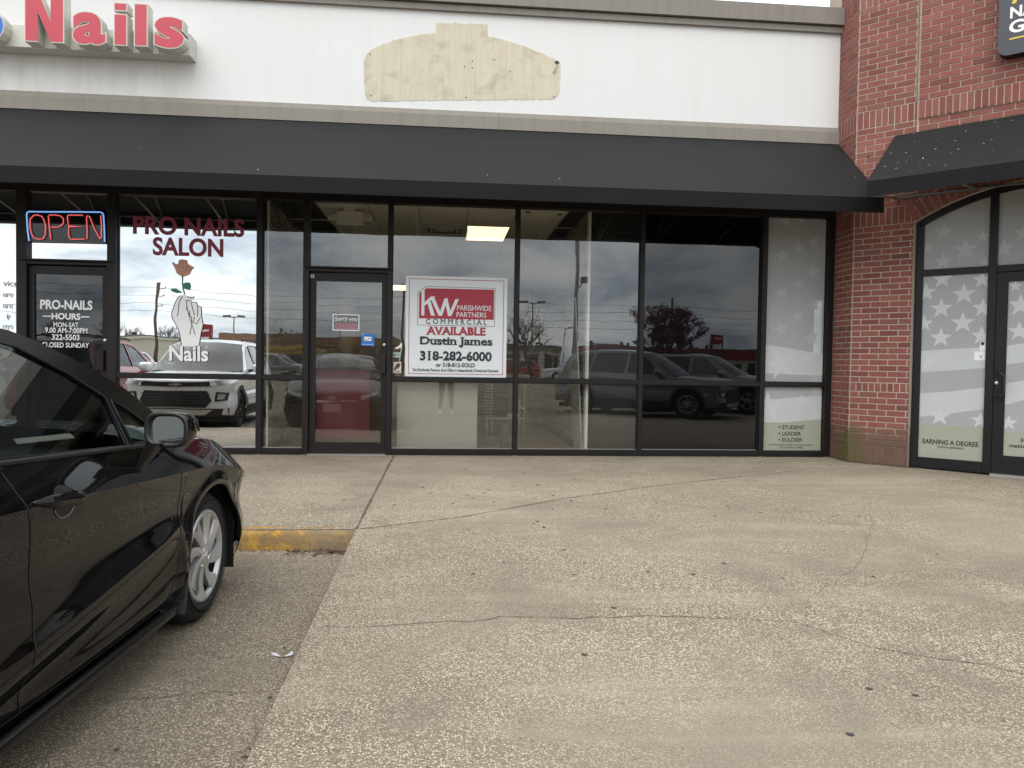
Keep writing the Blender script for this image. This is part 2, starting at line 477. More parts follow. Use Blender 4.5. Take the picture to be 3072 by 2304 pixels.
FAC = frame((0, 0, 0), (1, 0, 0), (0, 0, 1))                # facade: x along, y up, z towards the car park
XA = 4.838
FA = frame((XA, 0, 0), (0, -1, 0), (0, 0, 1))               # brick return, perpendicular to the facade
FB = frame((XA, -.42, 0), (1, -1, 0), (0, 0, 1))            # brick front at 45 degrees

_fontcache = {}
def textmesh(s, bold=0.0, space=1.0):
    key = (s, bold, space)
    if key in _fontcache: return _fontcache[key]
    cu = bpy.data.curves.new('txt', 'FONT'); cu.body = s; cu.size = 1; cu.offset = bold; cu.space_character = space; cu.fill_mode = 'FRONT'; cu.resolution_u = 4
    ob = bpy.data.objects.new('txt', cu); COL.objects.link(ob)
    dg = bpy.context.evaluated_depsgraph_get()
    me = bpy.data.meshes.new_from_object(ob.evaluated_get(dg))
    vs_ = [v.co.copy() for v in me.vertices]; fs_ = [tuple(p.vertices) for p in me.polygons]
    bpy.data.objects.remove(ob); bpy.data.curves.remove(cu); bpy.data.meshes.remove(me)
    xs = [v.x for v in vs_]; ys = [v.y for v in vs_]
    r_ = ([((v.x - min(xs)) / (max(xs) - min(xs)), (v.y - min(ys)) / (max(ys) - min(ys))) for v in vs_], fs_)
    _fontcache[key] = r_
    return r_
def text(mb, fr, s, b, z, m, bold=0.0, space=1.0, shear=0.0, depth=0.0, side=None, serif=0.0):
    """lettering filling the box b=(x0,y0,x1,y1) in frame fr"""
    vs_, fs_ = textmesh(s, bold, space)
    base = len(mb.v); k = mb.mat(m)
    P = [(b[0] + x * (b[2] - b[0]), b[1] + y * (b[3] - b[1]) + shear * x) for x, y in vs_]
    mb.v += [tuple(fr(x, y, z)) for x, y in P]
    edges = {}
    for f in fs_:
        mb.f.append(tuple(base + i for i in f)); mb.mi.append(k); mb.sm.append(False)
        for i in range(len(f)):
            e_ = (f[i], f[(i + 1) % len(f)])
            if (e_[1], e_[0]) in edges: edges.pop((e_[1], e_[0]))
            else: edges[e_] = 1
    if serif:      # bracketed feet on the flat stem ends of a roman face
        ch = b[3] - b[1]; mx_ = max(y for _, y in vs_)
        for a_, c_ in edges:
            (xa, ya), (xb, yb) = P[a_], P[c_]
            if abs(ya - yb) < ch * .012 and ch * .05 < abs(xa - xb) < ch * .36:
                t = (min(ya, yb) - b[1]) / ch
                up = t < .12 or (.25 < t < .32)
                if t < .35 or t > .50:
                    x0_, x1_ = min(xa, xb) - ch * serif, max(xa, xb) + ch * serif; h_ = ch * .075
                    y0_ = ya if t < .35 else ya - h_
                    mb.face([fr(x0_, y0_, z + .0004), fr(x1_, y0_, z + .0004), fr(x1_, y0_ + h_, z + .0004), fr(x0_, y0_ + h_, z + .0004)], m)
    if depth:
        ks = mb.mat(side or m)
        b2 = len(mb.v); mb.v += [tuple(fr(x, y, z - depth)) for x, y in P]
        for a_, c_ in edges:
            mb.f.append((base + c_, base + a_, b2 + a_, b2 + c_)); mb.mi.append(ks); mb.sm.append(False)
def ribbon(mb, fr, pts, w, z, m):
    """flat stroke of width w along a polyline"""
    n = len(pts)
    L, Rr = [], []
    for i, p in enumerate(pts):
        a = Vector(pts[max(i - 1, 0)]); c = Vector(pts[min(i + 1, n - 1)])
        d = (c - a).normalized(); q = Vector((-d.y, d.x)) * w / 2
        L.append(fr(p[0] + q.x, p[1] + q.y, z)); Rr.append(fr(p[0] - q.x, p[1] - q.y, z))
    mb.grid([Rr, L], m, False)
def star(cx, cy, r, rot=0.0, k=.40):
    return [(cx + (r if i % 2 == 0 else r * k) * math.sin(rot + math.pi * i / 5), cy + (r if i % 2 == 0 else r * k) * math.cos(rot + math.pi * i / 5)) for i in range(10)]
def copy_tree(o, parent=None):
    c = o.copy(); COL.objects.link(c); c.parent = parent
    for ch in [x for x in bpy.data.objects if x.parent == o]:
        copy_tree(ch, c)
    return c
# ================================================================== ground
LOT = -.18
def ramp_z(y):
    P = [(-60, -.176), (-8.2, -.176), (-7.0, -.155), (-3.8, -.05), (0, 0), (60, 0)]
    for (a, za), (b, zb) in zip(P, P[1:]):
        if a <= y <= b: return za + (zb - za) * (y - a) / (b - a)
    return 0
mb = MB()
mb.grid([[(-320, -420, LOT), (320, -420, LOT)], [(-320, 420, LOT), (320, 420, LOT)]], M_LOT, False)
lot = tag(mb.build('parking_lot'), kind='structure')
JX = -.60
mb = MB()
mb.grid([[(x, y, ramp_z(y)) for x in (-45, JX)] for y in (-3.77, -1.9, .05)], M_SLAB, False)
mb.face([(JX, .05, 0), (JX, -3.77, ramp_z(-3.77)), (JX, -3.77, -.3), (JX, .05, -.3)], M_SLAB)
sidewalk = tag(mb.build('sidewalk'), kind='structure')
def curbmat():
    m = MT('worn_yellow_kerb_paint')
    f = m.noise(7, 6, .7, dist=.6)
    f2 = m.noise(2.2, 4, .6)
    c = m.mix(m.ramp(f, [(.44, 0.0), (.58, 1.0)]), (.52, .29, .035), (.26, .17, .075))
    c = m.mix(m.ramp(f2, [(.40, 0.0), (.60, .75)]), c, (.205, .165, .115))
    c = m.mix(m.ramp(m.noise(26, 4, .7), [(.55, 0.0), (.68, .7)]), c, (.10, .075, .055))
    return m.done(m.bsdf(c, .8, 0, .3, 0, m.bump(m.noise(70, 4), .4, .006)))
M_CURB = curbmat()
mb = MB()
rnd = random.Random(4)
prof = [(-3.70, ramp_z(-3.70) + .002), (-3.765, ramp_z(-3.77) - .002), (-3.79, -.062), (-3.803, -.085), (-3.812, -.20)]
xs = [-45, -20, -10] + [-6 + .12 * i for i in range(46)] + [JX]
rows = []
for y, z in prof:
    rows.append([(x, y + rnd.uniform(-.004, .004), z + rnd.uniform(-.003, .003)) for x in xs])
mb.grid(rows, M_CURB, True, flip=True)
mb.face([(JX, -3.70, -.05), (JX, -3.765, -.053), (JX, -3.803, -.085), (JX, -3.812, -.2), (JX, -3.70, -.2)], M_CURB)
tag(mb.build('curb', sidewalk), 'worn yellow painted kerb face')
mb = MB()
ys = [-8.6, -8.2, -7.6, -7.0, -6.2, -5.4, -4.6, -3.8, -2.5, -1.2, .05]
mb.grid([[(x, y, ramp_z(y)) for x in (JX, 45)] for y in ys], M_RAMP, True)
mb.grid([[(JX, y, -.3), (JX, y, ramp_z(y))] for y in ys], M_RAMP, False)
ramp_o = tag(mb.build('ramp'), kind='structure')
# sealant joint, control joint and cracks
M_SEAL = pbr('joint_sealant', (.105, .085, .065), .9, var=.3, vscale=20, bump=.4)
M_CRACK = pbr('crack_dirt', (.13, .108, .084), .95, var=.3, vscale=30)
M_CHALK = pbr('pale_joint_filler', (.46, .42, .34), .9, var=.2, vscale=25)
def ground_line(name, pts, w, m, parent, zf, lift=.003, jit=.008, seed=1, sub=6):
    rg = random.Random(seed); P = []
    for (a, b) in zip(pts, pts[1:]):
        for i in range(sub):
            t = i / sub; P.append((a[0] + (b[0] - a[0]) * t + rg.uniform(-jit, jit), a[1] + (b[1] - a[1]) * t + rg.uniform(-jit, jit)))
    P.append(pts[-1])
    q = MB(); L, Rr = [], []
    for i, p in enumerate(P):
        a = Vector(P[max(i - 1, 0)]); c = Vector(P[min(i + 1, len(P) - 1)]); d = (c - a).normalized(); ww = w * rg.uniform(.35, 1.2) / 2
        L.append((p[0] - d.y * ww, p[1] + d.x * ww, zf(p[1] + d.x * ww) + lift)); Rr.append((p[0] + d.y * ww, p[1] - d.x * ww, zf(p[1] - d.x * ww) + lift))
    q.grid([Rr, L], m, False)
    return q.build(name, parent)
ground_line('expansion_joint', [(JX + .004, -.03), (JX, -1.2), (JX, -2.4), (JX, -3.76)], .022, M_SEAL, ramp_o, ramp_z, jit=.0015, sub=14)
ground_line('control_joint', [(-.58, -3.77), (-.29, -3.62), (.14, -3.4), (.94, -2.75), (1.91, -2.13)], .013, M_CRACK, ramp_o, ramp_z, jit=.006, seed=2, sub=12)
ground_line('control_joint', [(1.91, -2.13), (2.75, -1.68), (3.2, -1.44)], .012, M_CRACK, ramp_o, ramp_z, jit=.004, seed=3, sub=10)
ground_line('control_joint', [(3.0, -1.545), (3.5, -1.28), (4.09, -.96)], .02, M_CHALK, ramp_o, ramp_z, lift=.005, jit=.005, seed=5, sub=14)
ground_line('crack', [(-.54, -5.52), (-.41, -5.54), (-.18, -5.52), (.01, -5.48), (.14, -5.5), (.3, -5.43), (.65, -5.47), (.99, -5.45), (1.17, -5.47), (1.56, -5.53), (1.69, -5.56), (1.79, -5.72), (1.91, -5.88), (2.14, -6.01), (2.27, -6.06), (2.36, -6.15), (2.8, -6.3)], .0055, M_CRACK, ramp_o, ramp_z, jit=.008, seed=8)
ground_line('crack', [(1.75, -5.55), (1.83, -5.37), (1.93, -5.22), (2.16, -5.02), (2.58, -4.6), (2.79, -4.28), (3.24, -3.62), (3.42, -3.24)], .0028, M_CRACK, ramp_o, ramp_z, jit=.012, seed=9)
ground_line('crack', [(-1.6, -6.1), (-1.22, -6.07), (-1.09, -6.06), (-.94, -6.03), (-.84, -6.02), (-.73, -6.04), (-.605, -6.0)], .004, M_CRACK, lot, lambda y: LOT, jit=.009, seed=10)
# old chewing gum trodden flat all over the walkway
M_GUM = pbr('old_gum', (.060, .052, .048), .8, var=.3, vscale=30)
GUM = [(2.03, -2.35), (2.34, -3.0), (2.32, -3.09), (2.09, -3.39), (1.44, -3.45), (1.29, -3.13), (0.84, -4.6), (0.74, -4.81), (1.18, -4.77), (1.43, -4.83), (1.92, -4.92), (2.47, -4.9), (3.16, -4.47), (1.65, -6.24), (0.6, -5.88), (0.85, -5.34), (1.39, -6.56), (1.8, -6.3), (1.69, -4.63), (3.05, -3.42), (2.11, -2.54), (0.71, -3.75), (0.76, -4.32), (4.42, -2.07), (0.95, -2.55), (3.42, -4.8), (4.44, -3.09), (0.08, -2.15), (-0.12, -2.45), (0.14, -2.83), (0.35, -2.44), (0.64, -2.09), (0.88, -2.05), (0.65, -3.63), (0.71, -3.74), (0.17, -4.78), (-0.44, -4.98), (0.36, -4.56), (0.17, -3.8), (-0.37, -2.01), (-0.23, -1.78), (-1.05, -2.91), (-0.82, -2.75), (-.8, -6.05), (-.65, -6.08), (-.7, -5.58), (-1.06, -6.44), (-.63, -6.51)]
rg = random.Random(11)
for _ in range(70):
    x = rg.uniform(-.4, 6.5); GUM.append((x, rg.uniform(-3.6, -.5)))
mb = MB()
for (x, y) in GUM:
    r0 = rg.uniform(.006, .014); a0 = rg.uniform(0, 6)
    z = (ramp_z(y) if x > JX or y > -3.7 else LOT) + .0028
    pts = []
    for j in range(9):
        t = 2 * math.pi * j / 9; rr = r0 * rg.uniform(.8, 1.15)
        pts.append((x + rr * math.cos(t + a0) * 1.15, y + rr * math.sin(t + a0), z))
    mb.face(pts, M_GUM)
tag(mb.build('chewing_gum_spots'), 'dark flattened chewing gum spots scattered over the walkway', 'gum spots', kind='stuff')

# ================================================================== storefront building
SB = empty('storefront_building', (0, 0, 0), 'white stucco shop building with dark framed windows and taupe trim', 'building')
GY = -.06       # glass plane (frame z: negative = into the building)
mb = MB(); mb.box(FAC, -45, XA - .004, 3.06, 5.262, -.35, 0, M_STUCCO); mb.build('fascia_wall', SB)
mb = MB(); mb.box(FAC, -45, XA - .003, 3.90, 4.045, .0005, .035, M_TAUPE); mb.build('fascia_band', SB)
mb = MB()
mb.poly(frame((-45, 0, 0), (0, -1, 0), (0, 0, 1)), [(.0006, 4.046), (.030, 4.046), (.012, 4.107), (.0006, 4.107)], -(XA + 45 - .003), 0, M_TAUPE); mb.build('fascia_band', SB)
mb = MB(); mb.box(FAC, -45, XA - .003, 5.262, 5.332, -.35, .045, M_COPE); mb.build('coping', SB)
mb = MB(); mb.box(FAC, -45, XA - .003, 5.345, 5.55, -.36, .085, M_COPE); mb.build('coping', SB)
mb = MB(); mb.box(FAC, -45, XA - .003, 5.332, 5.346, -.35, .02, M_BLACK); mb.build('coping_gap', SB)
mb = MB(); mb.box(FAC, -45, XA + 6, 3.1, 5.2, -12, -.36, M_DARKIN); mb.build('roof_mass', SB)
# bare patch where an older sign was taken down
G = [(-.955, 4.19), (-.985, 4.26), (-.998, 4.40), (-1.0, 4.62), (-.985, 4.70), (-.93, 4.765), (-.80, 4.84), (-.62, 4.905), (-.42, 4.965), (-.20, 5.008), (-.165, 5.010), (-.165, 5.128), (.440, 5.142), (.452, 5.004), (.62, 4.975), (.86, 4.915), (1.08, 4.845), (1.25, 4.78), (1.325, 4.74), (1.330, 4.62), (1.322, 4.40), (1.30, 4.335), (1.25, 4.295), (.8, 4.272), (.1, 4.235), (-.5, 4.20), (-.90, 4.18)]
rg = random.Random(3); G2 = []
for i, p in enumerate(G):
    q = G[(i + 1) % len(G)]
    nj = max(3, int(math.hypot(q[0] - p[0], q[1] - p[1]) / .018))
    for j in range(nj):
        t = j / nj; k = .011 if (p[1] > 5.05 or p[1] < 4.3) else .006; G2.append((p[0] + (q[0] - p[0]) * t + rg.uniform(-.004, .004), p[1] + (q[1] - p[1]) * t + rg.uniform(-k, k)))
mb = MB(); mb.poly(FAC, G2, -.01, .004, M_PATCH); tag(mb.build('sign_patch', SB), 'cream unpainted patch in the outline of a removed sign')
mb = MB()
for i in range(22):
    t = 2 * math.pi * i / 22
mb.poly(FAC, [(1.285 + .027 * math.cos(2 * math.pi * i / 14), 4.735 + .022 * math.sin(2 * math.pi * i / 14)) for i in range(14)], .003, .006, M_BLACK)
mb.tube([FAC(1.285, 4.735, .01), FAC(1.283, 4.69, .03), FAC(1.27, 4.65, .02), FAC(1.235, 4.60, .02)], .004, M_GALV, 6)
mb.tube([FAC(1.285, 4.735, .01), FAC(1.281, 4.67, .02), FAC(1.268, 4.60, .02)], .003, M_WHITE, 6)
tag(mb.build('cable_hole', SB), 'dark hole with loose wires at the edge of the patch')
mb = MB()
for (x, z) in [(-.93, 4.72), (-.92, 4.24), (1.25, 4.33), (.27, 4.70), (.27, 4.62), (.18, 4.63), (.20, 4.27), (.53, 4.73), (.72, 4.60)]:
    mb.poly(FAC, [(x + .008 * math.cos(2 * math.pi * i / 8), z + .008 * math.sin(2 * math.pi * i / 8)) for i in range(8)], .003, .0056, M_BLACK)
tag(mb.build('anchor_holes', SB), kind='stuff')

# --- frame members
def bar(name, x0, x1, z0, z1, y0=-.11, y1=0.0, m=M_FRAME, parent=SB):
    q = MB(); q.box(FAC, x0, x1, z0, z1, y0, y1, m)
    return q.build(name, parent, bevel=.003)
HEAD = 2.99
MULL = [(-6.46, -6.40), (-4.877, -4.765), (-3.888, -3.790), (-2.216, -2.150), (-1.682, -1.612), (-.700, -.644), (.823, .876), (2.364, 2.416), (3.906, 3.970), (4.748, 4.834)]
for i, (a, b) in enumerate(MULL):
    bar('mullion', a, b, 0.004, HEAD + .07, y1=.004)
bar('head_rail', -9, 4.834, HEAD, HEAD + .068, y1=.0)
bar('head_flashing', -9, 4.834, HEAD + .069, HEAD + .12, y1=.012)
def sill(x0, x1):
    bar('sill', x0, x1, .018, .075, y1=.0)
    bar('sill_base', x0, x1, -.02, .0175, y1=.014)
for a, b in ((-9, -6.46), (-6.40, -4.877), (-3.790, -2.216), (-2.150, -1.682), (-.644, .823), (.876, 2.364), (2.416, 3.906), (3.970, 4.748)):
    sill(a, b)
    bar('transom', a, b, .880, .936, y1=-.002)
for a, b in ((-4.765, -3.888), (-1.612, -.700)):
    bar('door_header', a - .0, b + .0, 2.165, 2.205, y1=-.004)
    bar('drip_cap', a - .06, b + .06, 2.205, 2.222, y1=.045)
    mb = MB(); mb.box(FAC, a, b, -.02, .012, -.12, .05, M_BARE); mb.build('threshold', SB)
# --- panes
PANES = [(-9, -6.46, M_G_MIRROR), (-6.40, -4.877, M_G_MIRROR), (-3.790, -2.216, M_G_MIRROR), (-2.150, -1.682, M_G_CLEAR), (-.644, .823, M_G_CLEAR), (.876, 2.364, M_G_CLEAR), (2.416, 3.906, M_G_DARK), (3.970, 4.748, M_G_PLAIN)]
def pane(x0, x1, z0, z1, m, y=GY, parent=SB, fr=FAC, name='pane'):
    rg_ = random.Random(int((x0 * 31 + z0 * 17) * 100)); ta, tb = rg_.uniform(-.0016, .0016), rg_.uniform(-.0016, .0016)
    def ft(x, yy, z): return fr(x, yy, z + ta * (2 * (x - x0) / (x1 - x0) - 1) + tb * (2 * (yy - z0) / (z1 - z0) - 1))
    q = MB(); q.box(ft, x0 - .008, x1 + .008, z0 - .008, z1 + .008, y - .006, y, M_CLEAR, front=m)
    return q.build(name, parent)
for a, b, m in PANES:
    pane(a, b, .936, HEAD, m); pane(a, b, .075, .880, m)
    # dark glazing gaskets round each light
    for z0, z1 in ((.936, HEAD), (.075, .880)):
        q = MB()
        q.box(FAC, a, a + .007, z0, z1, GY, GY + .01, M_RUBBER); q.box(FAC, b - .007, b, z0, z1, GY, GY + .01, M_RUBBER)
        q.box(FAC, a, b, z0, z0 + .006, GY, GY + .0105, M_BARE if z0 < .5 else M_RUBBER); q.box(FAC, a, b, z1 - .006, z1, GY, GY + .0105, M_RUBBER)
        q.build('gasket', SB)
pane(-4.765, -3.888, 2.222, HEAD, M_G_MIRROR)
pane(-1.612, -.700, 2.222, HEAD, M_G_CLEAR)
# --- doors
M_PULL = pbr('ribbed_bronze_pull', (.030, .024, .022), .45, .4)
def door(x0, x1, gx0, gx1, gm, label, hx0, hx1, hz0, hz1, lx, lz):
    q = MB(); Y0, Y1 = -.095, -.045
    zt, zb, gt, gb = 2.150, .018, 2.058, .142
    q.box(FAC, x0, gx0, zb, zt, Y0, Y1, M_FRAME); q.box(FAC, gx1, x1, zb, zt, Y0, Y1, M_FRAME)
    q.box(FAC, gx0, gx1, gt, zt, Y0, Y1 - .001, M_FRAME); q.box(FAC, gx0, gx1, zb, gb, Y0, Y1 - .001, M_FRAME)
    d = tag(q.build('door', SB), label)
    pane(gx0, gx1, gb, gt, gm, y=-.066, parent=d)
    q = MB()
    q.box(FAC, hx0, hx1, hz0, hz1, Y1, Y1 + .05, M_PULL)
    nrib = 8
    for i in range(nrib):
        xx = hx0 + (hx1 - hx0) * (i + .2) / nrib
        q.box(FAC, xx, xx + (hx1 - hx0) * .5 / nrib, hz0 + .003, hz1 - .003, Y1 + .05, Y1 + .058, M_PULL)
    q.build('handle', d)
    q = MB(); lf = frame(FAC(lx, lz, Y1), (1, 0, 0), (0, 0, 1))
    q.lathe([(.021, 0), (.021, .008), (.016, .013), (0, .013)], lf, M_BARE, 20)
    q.build('lock', d)
    q = MB(); q.box(FAC, gx0 + .01, x1 - .02, 1.01, 1.05, -.15, -.115, M_FRAME); q.build('push_bar', d)
    return d
DL = door(-4.762, -3.892, -4.700, -3.957, M_G_DOOR, 'nail salon door lettered with opening hours', -4.030, -3.926, .965, 1.196, -3.925, 1.309)
DR = door(-1.608, -.704, -1.538, -.768, M_G_CLEAR, 'door with a closed sign behind its glass', -.812, -.712, .978, 1.203, -.732, 1.314)

# --- vinyl lettering and pictures on the salon glass
T = {'PRO NAILS': (-3.625, 2.545, -2.372, 2.760), 'SALON': (-3.404, 2.306, -2.609, 2.520),
     'PRO-NAILS': (-4.649, 1.656, -4.075, 1.766), 'HOURS': (-4.523, 1.541, -4.207, 1.615), 'MON-SAT': (-4.503, 1.453, -4.227, 1.509), '9.00 AM-7:00PM': (-4.595, 1.386, -4.131, 1.448), '322-5503': (-4.52, 1.306, -4.218, 1.37), 'CLOSED SUNDAY': (-4.628, 1.219, -4.112, 1.277)}
for s_ in ('PRO NAILS', 'SALON'):
    q = MB(); text(q, FAC, s_, T[s_], GY + .004, M_VMAROON, .032, depth=.002); q.build('lettering', SB)
for s_ in ('PRO-NAILS', 'HOURS', 'MON-SAT', '9.00 AM-7:00PM', '322-5503', 'CLOSED SUNDAY'):
    q = MB(); text(q, FAC, s_, T[s_], -.061, M_VWHITE, .03 if s_ in ('PRO-NAILS', 'HOURS') else .012, depth=.002)
    if s_ == 'HOURS':
        q.box(FAC, -4.621, -4.529, 1.571, 1.582, -.063, -.061, M_VWHITE); q.box(FAC, -4.201, -4.108, 1.571, 1.583, -.063, -.061, M_VWHITE)
    q.build('lettering', DL)
M_VGREY = pbr('silver_vinyl', (.60, .61, .61), .5)
for s_, b in (('vice', (-5.05, 1.906, -4.887, 1.974)), ('ure', (-5.05, 1.782, -4.94, 1.83)), ('ure', (-5.05, 1.656, -4.946, 1.706)), ('ip', (-5.012, 1.52, -4.973, 1.598)), ('nys', (-5.051, 1.40, -4.941, 1.466))):
    q = MB(); text(q, FAC, s_, b, GY + .005, M_VGREY, .015, depth=.001); q.build('lettering', SB)
M_SALMON = pbr('salmon_vinyl', (.58, .30, .215), .6, var=.25, vscale=14)
M_SALMON2 = pbr('dark_salmon_vinyl', (.36, .15, .11), .6)
M_LEAFV = pbr('green_vinyl', (.035, .17, .12), .6)
ROSE = [(-3.082, 2.27), (-3.042, 2.267), (-3.015, 2.258), (-3.008, 2.219), (-2.974, 2.199), (-2.933, 2.177), (-2.963, 2.151), (-2.987, 2.094), (-3.068, 2.062), (-3.135, 2.104), (-3.149, 2.146), (-3.187, 2.221), (-3.176, 2.235), (-3.136, 2.209), (-3.116, 2.223), (-3.112, 2.258)]
LEAF1 = [(-3.206, 1.919), (-3.148, 1.93), (-3.087, 1.899), (-3.07, 1.88), (-3.135, 1.875), (-3.186, 1.892)]
LEAF2 = [(-3.057, 1.939), (-3.061, 1.988), (-3.027, 2.003), (-2.984, 2.0), (-2.973, 1.962), (-2.984, 1.91), (-3.04, 1.926)]
HAND = [(-3.094, 1.848), (-3.047, 1.863), (-3.02, 1.845), (-2.932, 1.831), (-2.938, 1.805), (-2.972, 1.791), (-2.959, 1.771), (-2.911, 1.775), (-2.894, 1.734), (-2.857, 1.721), (-2.85, 1.665), (-2.856, 1.609), (-2.839, 1.574), (-2.833, 1.511), (-2.856, 1.413), (-2.869, 1.328), (-2.875, 1.279), (-2.93, 1.257), (-3.072, 1.255), (-3.085, 1.325), (-3.106, 1.436), (-3.147, 1.519), (-3.185, 1.588), (-3.188, 1.644), (-3.154, 1.756), (-3.121, 1.819)]
q = MB(); zf = GY + .004
q.poly(FAC, ROSE, zf - .003, zf, M_SALMON)
for l in ([(-3.135, 2.20), (-3.10, 2.16), (-3.07, 2.10)], [(-3.00, 2.20), (-3.03, 2.15), (-3.06, 2.09)], [(-3.10, 2.24), (-3.06, 2.21), (-3.02, 2.235)], [(-3.11, 2.20), (-3.06, 2.165), (-3.01, 2.19)], [(-2.95, 2.175), (-3.0, 2.135), (-3.05, 2.12)]):
    ribbon(q, FAC, l, .006, zf + .0012, M_SALMON2)
ribbon(q, FAC, [(-3.068, 2.078), (-3.07, 1.995), (-3.061, 1.925), (-3.043, 1.863)], .014, zf + .001, M_LEAFV)
q.poly(FAC, LEAF1, zf - .003, zf + .002, M_LEAFV); q.poly(FAC, LEAF2, zf - .003, zf + .002, M_LEAFV)
tag(q.build('rose_decal', SB), 'salmon rose with green stem and leaves')
q = MB(); q.poly(FAC, HAND, zf - .003, zf, M_VWHITE)
for l in ([(-3.094, 1.848), (-3.121, 1.819), (-3.154, 1.756), (-3.188, 1.644), (-3.185, 1.588), (-3.147, 1.519), (-3.106, 1.436), (-3.085, 1.325), (-3.076, 1.276)],
          [(-2.932, 1.838), (-2.972, 1.823), (-3.013, 1.836)], [(-3.026, 1.794), (-2.972, 1.788), (-2.958, 1.718), (-2.931, 1.621)], [(-2.959, 1.774), (-2.911, 1.773), (-2.893, 1.72), (-2.897, 1.608)],
          [(-2.894, 1.734), (-2.857, 1.721), (-2.85, 1.665), (-2.856, 1.609)], [(-2.985, 1.676), (-2.985, 1.606), (-2.965, 1.599)],
          [(-2.931, 1.607), (-2.944, 1.537), (-2.91, 1.517), (-2.877, 1.58), (-2.85, 1.609), (-2.833, 1.511), (-2.856, 1.413), (-2.875, 1.279)],
          [(-2.965, 1.606), (-2.958, 1.523), (-2.984, 1.396)], [(-3.02, 1.787), (-3.019, 1.689), (-2.985, 1.62)], [(-3.067, 1.841), (-3.107, 1.757), (-3.114, 1.659), (-3.127, 1.603)]):
    ribbon(q, FAC, l, .009, zf + .001, M_VBLACK)
ribbon(q, FAC, [(-3.019, 1.731), (-2.999, 1.634), (-2.964, 1.523), (-2.923, 1.397)], .009, zf + .0015, M_LEAFV)
tag(q.build('hand_decal', SB), 'white drawn hand holding the rose')
q = MB()
text(q, FAC, 'Nails', (-3.207, 1.076, -2.767, 1.257), zf + .002, M_VBLACK, .03); text(q, FAC, 'Nails', (-3.213, 1.082, -2.773, 1.263), zf + .004, M_VWHITE, .025, depth=.001)
for cx, cz in ((-3.20, 1.10), (-3.11, 1.25), (-2.99, 1.245), (-2.79, 1.25)):
    q.tube([FAC(cx + .022 * math.cos(t * .7) * (1 - t / 14), cz + .022 * math.sin(t * .7) * (1 - t / 14), zf + .004) for t in range(11)], .004, M_VWHITE, 5)
tag(q.build('lettering', SB), 'curly white lettering under the hand')

# --- stickers by the vacant door
M_TEAL = pbr('pale_green_sticker', (.40, .50, .46), .5); M_BROWN = pbr('brown_print', (.085, .035, .025), .6); M_CREAM = pbr('cream_sticker', (.62, .58, .52), .6)
q = MB(); q.poly(FAC, [(-.605, 1.268), (-.575, 1.270), (-.545, 1.285), (-.532, 1.300), (-.530, 1.268), (-.524, 1.268), (-.523, 1.335), (-.535, 1.343), (-.556, 1.312), (-.580, 1.293), (-.605, 1.283)], GY, GY + .003, M_VWHITE); tag(q.build('sticker', SB), 'white high heel shoe sticker')
q = MB(); q.box(FAC, -.627, -.540, 1.168, 1.228, GY, GY + .0025, M_TEAL); text(q, FAC, 'Pay', (-.590, 1.180, -.548, 1.214), GY + .003, M_VBLACK, .01)
q.poly(FAC, [(-.612 + .011 * math.cos(2 * math.pi * i / 10), 1.197 + .013 * math.sin(2 * math.pi * i / 10)) for i in range(10)], GY, GY + .003, M_VBLACK); tag(q.build('sticker', SB), 'small payment sticker')
q = MB(); q.box(FAC, -.622, -.530, .978, 1.112, GY, GY + .0025, M_CREAM)
q.poly(FAC, [(-.618, 1.020), (-.60, 1.060), (-.59, 1.085), (-.565, 1.100), (-.54, 1.092), (-.535, 1.075), (-.55, 1.070), (-.545, 1.045), (-.56, 1.05), (-.57, 1.02), (-.585, 1.035), (-.60, 1.010)], GY, GY + .0032, M_BROWN)
q.box(FAC, -.612, -.540, .998, 1.006, GY, GY + .003, M_BROWN); q.box(FAC, -.605, -.547, .986, .991, GY, GY + .003, M_VMAROON); tag(q.build('sticker', SB), 'cream sticker with a brown bird')
q = MB(); q.box(FAC, -1.600, -1.562, 2.092, 2.128, -.045, -.0435, M_VWHITE); q.box(FAC, -1.592, -1.570, 2.100, 2.120, -.045, -.043, M_VBLACK); q.build('sticker', DR)
# small black sensor tags on the right pane
q = MB()
for x, z in ((.945, 2.945), (1.335, 2.93), (1.31, 2.665), (.965, 2.395)):
    q.box(FAC, x, x + .055, z, z + .018, GY - .02, GY - .008, M_BLACK)
q.build('sensor_tags', SB)

# --- frosted recruiting film behind the right-hand panes
def filmmat():
    m = MT('frosted_film')
    p = m.pos(); sx = m.n('ShaderNodeSeparateXYZ'); m.l(p, sx.inputs[0])
    c = m.mix(m.noise(1.4, 4), (.47, .48, .495), (.53, .54, .55))
    a = m.bsdf(c, .6, 0, .3)
    t = m.n('ShaderNodeBsdfTransparent'); x = m.n('ShaderNodeMixShader'); x.inputs[0].default_value = .32
    m.l(a, x.inputs[1]); m.l(t.outputs[0], x.inputs[2])
    return m.done(x.outputs[0])
M_FILM = filmmat()
M_PALE = pbr('pale_board', (.62, .63, .64), .7)
M_FILM_S = pbr('film_star_print', (.43, .445, .45), .6)
M_FILM_B = pbr('film_band_print', (.52, .54, .54), .6, var=.08, vscale=6)
M_FILM_S2 = pbr('film_star_print_light', (.555, .57, .575), .6)
M_FILM_T = pbr('film_tan_print', (.36, .365, .29), .6)
FY = GY + .003
q = MB(); q.box(FAC, 3.970, 4.748, .936, HEAD, FY - .004, FY, M_FILM)
q.poly(FAC, [(3.977, 1.399), (4.165, 1.381), (4.41, 1.342), (4.745, 1.294), (4.745, 1.027), (4.418, 1.028), (4.152, 1.04), (3.977, 1.043)], FY, FY + .0008, M_FILM_B)
film = tag(q.build('window_film', SB), 'frosted grey film printed with stars')
